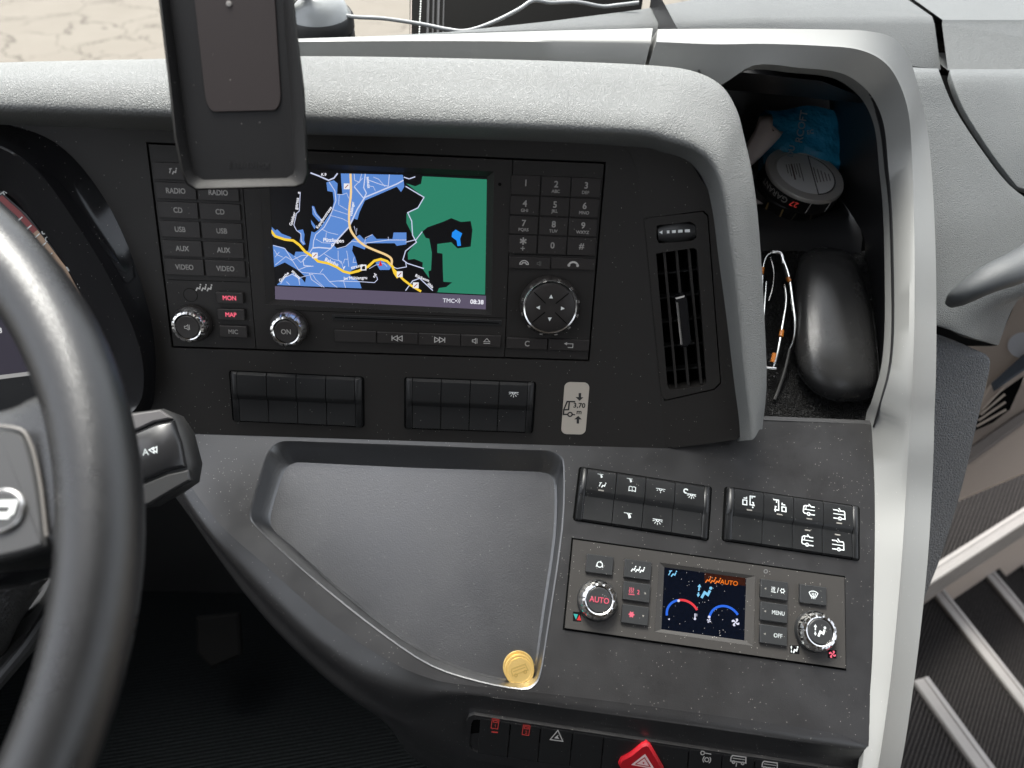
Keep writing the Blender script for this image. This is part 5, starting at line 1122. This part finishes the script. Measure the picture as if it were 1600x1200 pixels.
mb.loft([[TK.at(*p) for p in r_] for r_ in tw], tissue_m, 3, 2); o = mb.build('tissue', tk, ang=50); sd = o.modifiers.new('solid', 'SOLIDIFY'); sd.thickness = .002
mb = MB(); mb.quad(ZP(1120, 262, UPZ + .003), ZP(1196, 270, UPZ + .003), ZP(1215, 318, UPZ + .004), ZP(1120, 318, UPZ + .004), paper_m)
o = mb.build('paper_slip'); sd = o.modifiers.new('solid', 'SOLIDIFY'); sd.thickness = .0006; tag(o, 'pale printed paper slip lying under the tins in the cubby', 'paper')

# glasses case: lofted rounded body
GC = thing('glasses_case', 'black shiny rounded glasses case on the loop mat in the cubby', 'glasses case', FLO.at(1310, 520))
mb = MB()
loops = [([(1258,396),(1285,388),(1320,394),(1340,420),(1358,480),(1369,560),(1368,605),(1350,622),(1300,622),(1262,600),(1243,560),(1240,480),(1243,420)], .002),
         ([(1258,395),(1285,386),(1321,393),(1343,420),(1361,480),(1371,560),(1370,606),(1350,624),(1300,624),(1262,602),(1243,562),(1239,480),(1243,420)], .012),
         ([(1262,402),(1286,395),(1318,402),(1336,425),(1353,485),(1363,555),(1361,592),(1345,606),(1303,606),(1268,588),(1252,555),(1248,485),(1250,425)], .024),
         ([(1275,420),(1290,414),(1308,420),(1324,440),(1338,490),(1347,545),(1345,570),(1332,582),(1306,582),(1282,570),(1268,545),(1263,490),(1266,440)], .030),
         ([(1290,460),(1296,458),(1302,462),(1308,475),(1316,500),(1322,525),(1320,535),(1315,540),(1306,540),(1298,535),(1292,525),(1288,500),(1287,475)], .032)]
mb.rings([crc([FLO.at(x, y, h) for x, y in l], 4) for l, h in loops], skin_m, True, True, True); o = mb.build('case_lid', GC, ang=80)
mb = MB(); ring = crc([FLO.at(x, y, .010) for x, y in loops[1][0]], 4); mb.tube(ring[16:40], .0008, rubber_m, 6, 1, smooth=False); mb.build('hinge_seam', GC)

# spectacles, lying folded on the mat
SG = thing('spectacles', 'thin wire spectacles with tortoise tips standing beside the glasses case', 'glasses', FLO.at(1215, 500))
mb = MB()
mb.tube([FLO.at(x, y, h) for x, y, h in ((1220,397,.028),(1232,430,.026),(1238,470,.024),(1242,505,.022),(1240,530,.018),(1234,545,.012))], .0013, lens_m, 8, 4)
mb.tube([FLO.at(x, y, h) for x, y, h in ((1226,445,.02),(1228,470,.02),(1222,510,.02),(1215,550,.018),(1208,575,.014))], .0012, lens_m, 8, 4)
mb.tube([FLO.at(x, y, h) for x, y, h in ((1209,393,.028),(1198,400,.026),(1192,420,.024),(1191,460,.02))], .0007, lens_m, 8, 4); mb.tube([FLO.at(x, y, h) for x, y, h in ((1204,402,.02),(1209,425,.018),(1207,450,.014),(1201,470,.012))], .0007, chromer_m, 8, 4)
mb.tube([FLO.at(x, y, h) for x, y, h in ((1198,573,.012),(1190,560,.012),(1193,500,.014),(1197,440,.016))], .0008, lens_m, 8, 4); mb.tube([FLO.at(1206, 394, .028), FLO.at(1220, 396, .028), FLO.at(1224, 412, .026)], .002, chrome_m, 8, 3); mb.tube([FLO.at(1197, 575, .014), FLO.at(1212, 576, .014)], .0016, chrome_m, 8, 2)
mb.build('wire_frame', SG, ang=60)
for pts in (((1234,545,.012),(1226,580,.008),(1216,610,.004),(1210,625,.003)), ((1224,412,.026),(1229,430,.025),(1231,440,.024))): mb = MB(); mb.tube([FLO.at(*p) for p in pts], .0015, rubber_m, 8, 3); mb.build('temple_tip', SG)
for pts in (((1191,418,.025),(1190,428,.024)), ((1222,516,.0205),(1220,526,.0205)), ((1210,552,.018),(1207,566,.016)), ((1231,434,.0265),(1234,440,.0265))): mb = MB(); mb.tube([FLO.at(*p) for p in pts], .0019, amber_m, 8, 2); mb.build('amber_inlay', SG)

# ------------------------------------------------------------------ door side, stairs, floor
DR = Fr(CAM + ray(1550, 650) * .98, nz((-.55, -.45, .70)))
dp = thing('door_panel', 'beige entrance side panel with a slatted vent beyond the dashboard', 'door panel', DR.at(1560, 780))
mb = MB(); mb.prism(DR, pxs(DR, [(1400, 420), (2300, 60), (2300, 480), (1600, 738), (1400, 822)]), -.02, 0, beige_m); mb.build('panel', dp)
mb = MB(); mb.prism(DR, pxs(DR, [(1430, 762), (1505, 705), (1600, 640), (2250, 228), (2250, 252), (1600, 662), (1510, 728), (1430, 790)]), -.004, .006, M('beige_dark_band', (.22, .19, .17), .6), bev=.003)  # rail in a darker beige than the panel
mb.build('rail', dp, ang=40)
mb = MB(); mb.prism(DR, pxs(DR, [(1500, 690), (1530, 655), (1590, 603), (1700, 530), (1700, 500), (1600, 560), (1548, 600), (1520, 640)]), -.002, .012, beige_m, bev=.004); mb.build('moulding', dp, ang=40)
mb = MB(); mb.prism(DR, pxs(DR, [(1548, 602), (1600, 556), (1700, 500), (1700, 520), (1600, 582), (1552, 615)]), .010, .0145, M('strip_slate', (.06, .07, .085), .4), bev=.002); mb.build('dark_strip', dp)
mb = MB(); mb.prism(DR, pxs(DR, [(1516, 676), (1527, 655), (1560, 618), (1600, 590), (1578, 640), (1552, 660)]), .0, .0125, black_m)
mb.build('vent_opening', dp)
for k in range(4):
    mb = MB(); mb.tube([DR.at(1526 + k * 3, 664 - k * 9 + 2, .0135), DR.at(1572 - k * 1, 640 - k * 12, .0135)], .0016, beige_m, 6, 2); mb.build('slat', dp)
mb = MB(); mb.prism(DR, pxs(DR, [(1512, 682), (1516, 668), (1523, 664), (1522, 678)]), .0, .018, rubber_m, bev=.002); mb.build('slat_lever', dp)
mb = MB(); mb.lathe(DR, *DR.uv(1600, 540), [(.018, 0), (.018, .002), (.0002, .002)], M('badge_grey', (.6, .6, .62), .4), 32); mb.build('round_cap', dp)

stm = thing('stairs', 'x', 'x', ZP(1500, 1000, -.2)); del stm['label']; del stm['category']; struct(stm)
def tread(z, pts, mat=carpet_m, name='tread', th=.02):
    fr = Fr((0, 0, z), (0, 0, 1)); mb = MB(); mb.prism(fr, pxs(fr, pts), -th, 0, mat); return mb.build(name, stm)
def nosing(z, a, b, wpx, riser=.15):
    A = ZP(*a, z); B = ZP(*b, z); d = (B - A).normalized(); s_ = d.cross(Vector((0, 0, 1))).normalized()
    w = wpx; mb = MB()
    sec = [(-w / 2, 0), (-w / 2, .004), (-w * .2, .006), (-w * .18, .004), (w * .1, .004), (w * .12, .006), (w * .42, .006), (w / 2, .002), (w / 2, -riser), (w * .4, -riser)]
    mb.rings([[P_ + s_ * x + Vector((0, 0, y)) for x, y in sec] for P_ in (A, B)], alu_m, True, True, True); return mb.build('nosing', stm, ang=25)
z0, z1, z2, z3, z4 = -.05, -.20, -.36, -.52, -.68
tread(.02, [(1380, 640), (2300, 300), (2300, 370), (1600, 800), (1466, 880), (1380, 930)])
nosing(.024, (1400, 935), (2250, 388), .030, .10)
mb = MB(); fr = Fr((0, 0, 0), (0, 0, 1))
tread(z0, [(1300, 1010), (1440, 1060), (1800, 1566), (1200, 1700), (1100, 1300)])
tread(z1, [(1380, 940), (1455, 905), (1470, 925), (1900, 1480), (1850, 1640), (1560, 1230), (1437, 1068), (1380, 1000)])
tread(z2, [(1440, 905), (1530, 850), (1950, 1350), (1950, 1570), (1600, 1110), (1455, 915)])
tread(z3, [(1515, 870), (1590, 830), (2000, 1290), (2000, 1450), (1600, 970)])
tread(z4, [(1570, 850), (1650, 800), (2200, 1000), (2100, 1480), (1610, 905)])
nosing(z0 + .004, (1437, 1062), (1790, 1551), .038, .14); nosing(z1 + .004, (1450, 905), (1880, 1453), .036, .14); nosing(z2 + .004, (1522, 868), (1900, 1322), .036, .14); nosing(z3 + .004, (1582, 855), (1950, 1301), .036, .14)
mb = MB(); a, b = ZP(1400, 935, .0), ZP(2250, 388, .0); mb.quad(a, b, b + Vector((0, 0, -.9)), a + Vector((0, 0, -.9)), M('riser_beige', (.3, .25, .21), .6)); mb.build('riser', stm)
# cockpit floor
mb = MB(); mb.box((-.9, -3.1, -.08), (.30, .9, 0), dcarpet_m); mb.box((.30, -3.1, -.08), (1.35, -.2, -.0), dcarpet_m)
struct(mb.build('floor'))
mb = MB(); mb.box((-.9, .82, 0), (.36, .86, .93), rubber_m); mb.box((.33, .36, 0), (.345, .62, .86), rubber_m); mb.build('firewall', dash)
pd_ = thing('pedal', 'dark accelerator pedal deep in the footwell', 'pedal', (-.25, .5, .0))
PD = Fr(CAM + ray(345, 1000) * 1.25, RM @ np.array((0, .1, 1.))); mb = MB(); mb.prism(PD, pxs(PD, [(305, 965), (372, 958), (376, 1025), (330, 1045), (306, 1020)]), -.012, 0, M('pedal_black', (.004, .004, .004), .7, spec=.05), bev=.004); mb.build('pedal_pad', pd_)
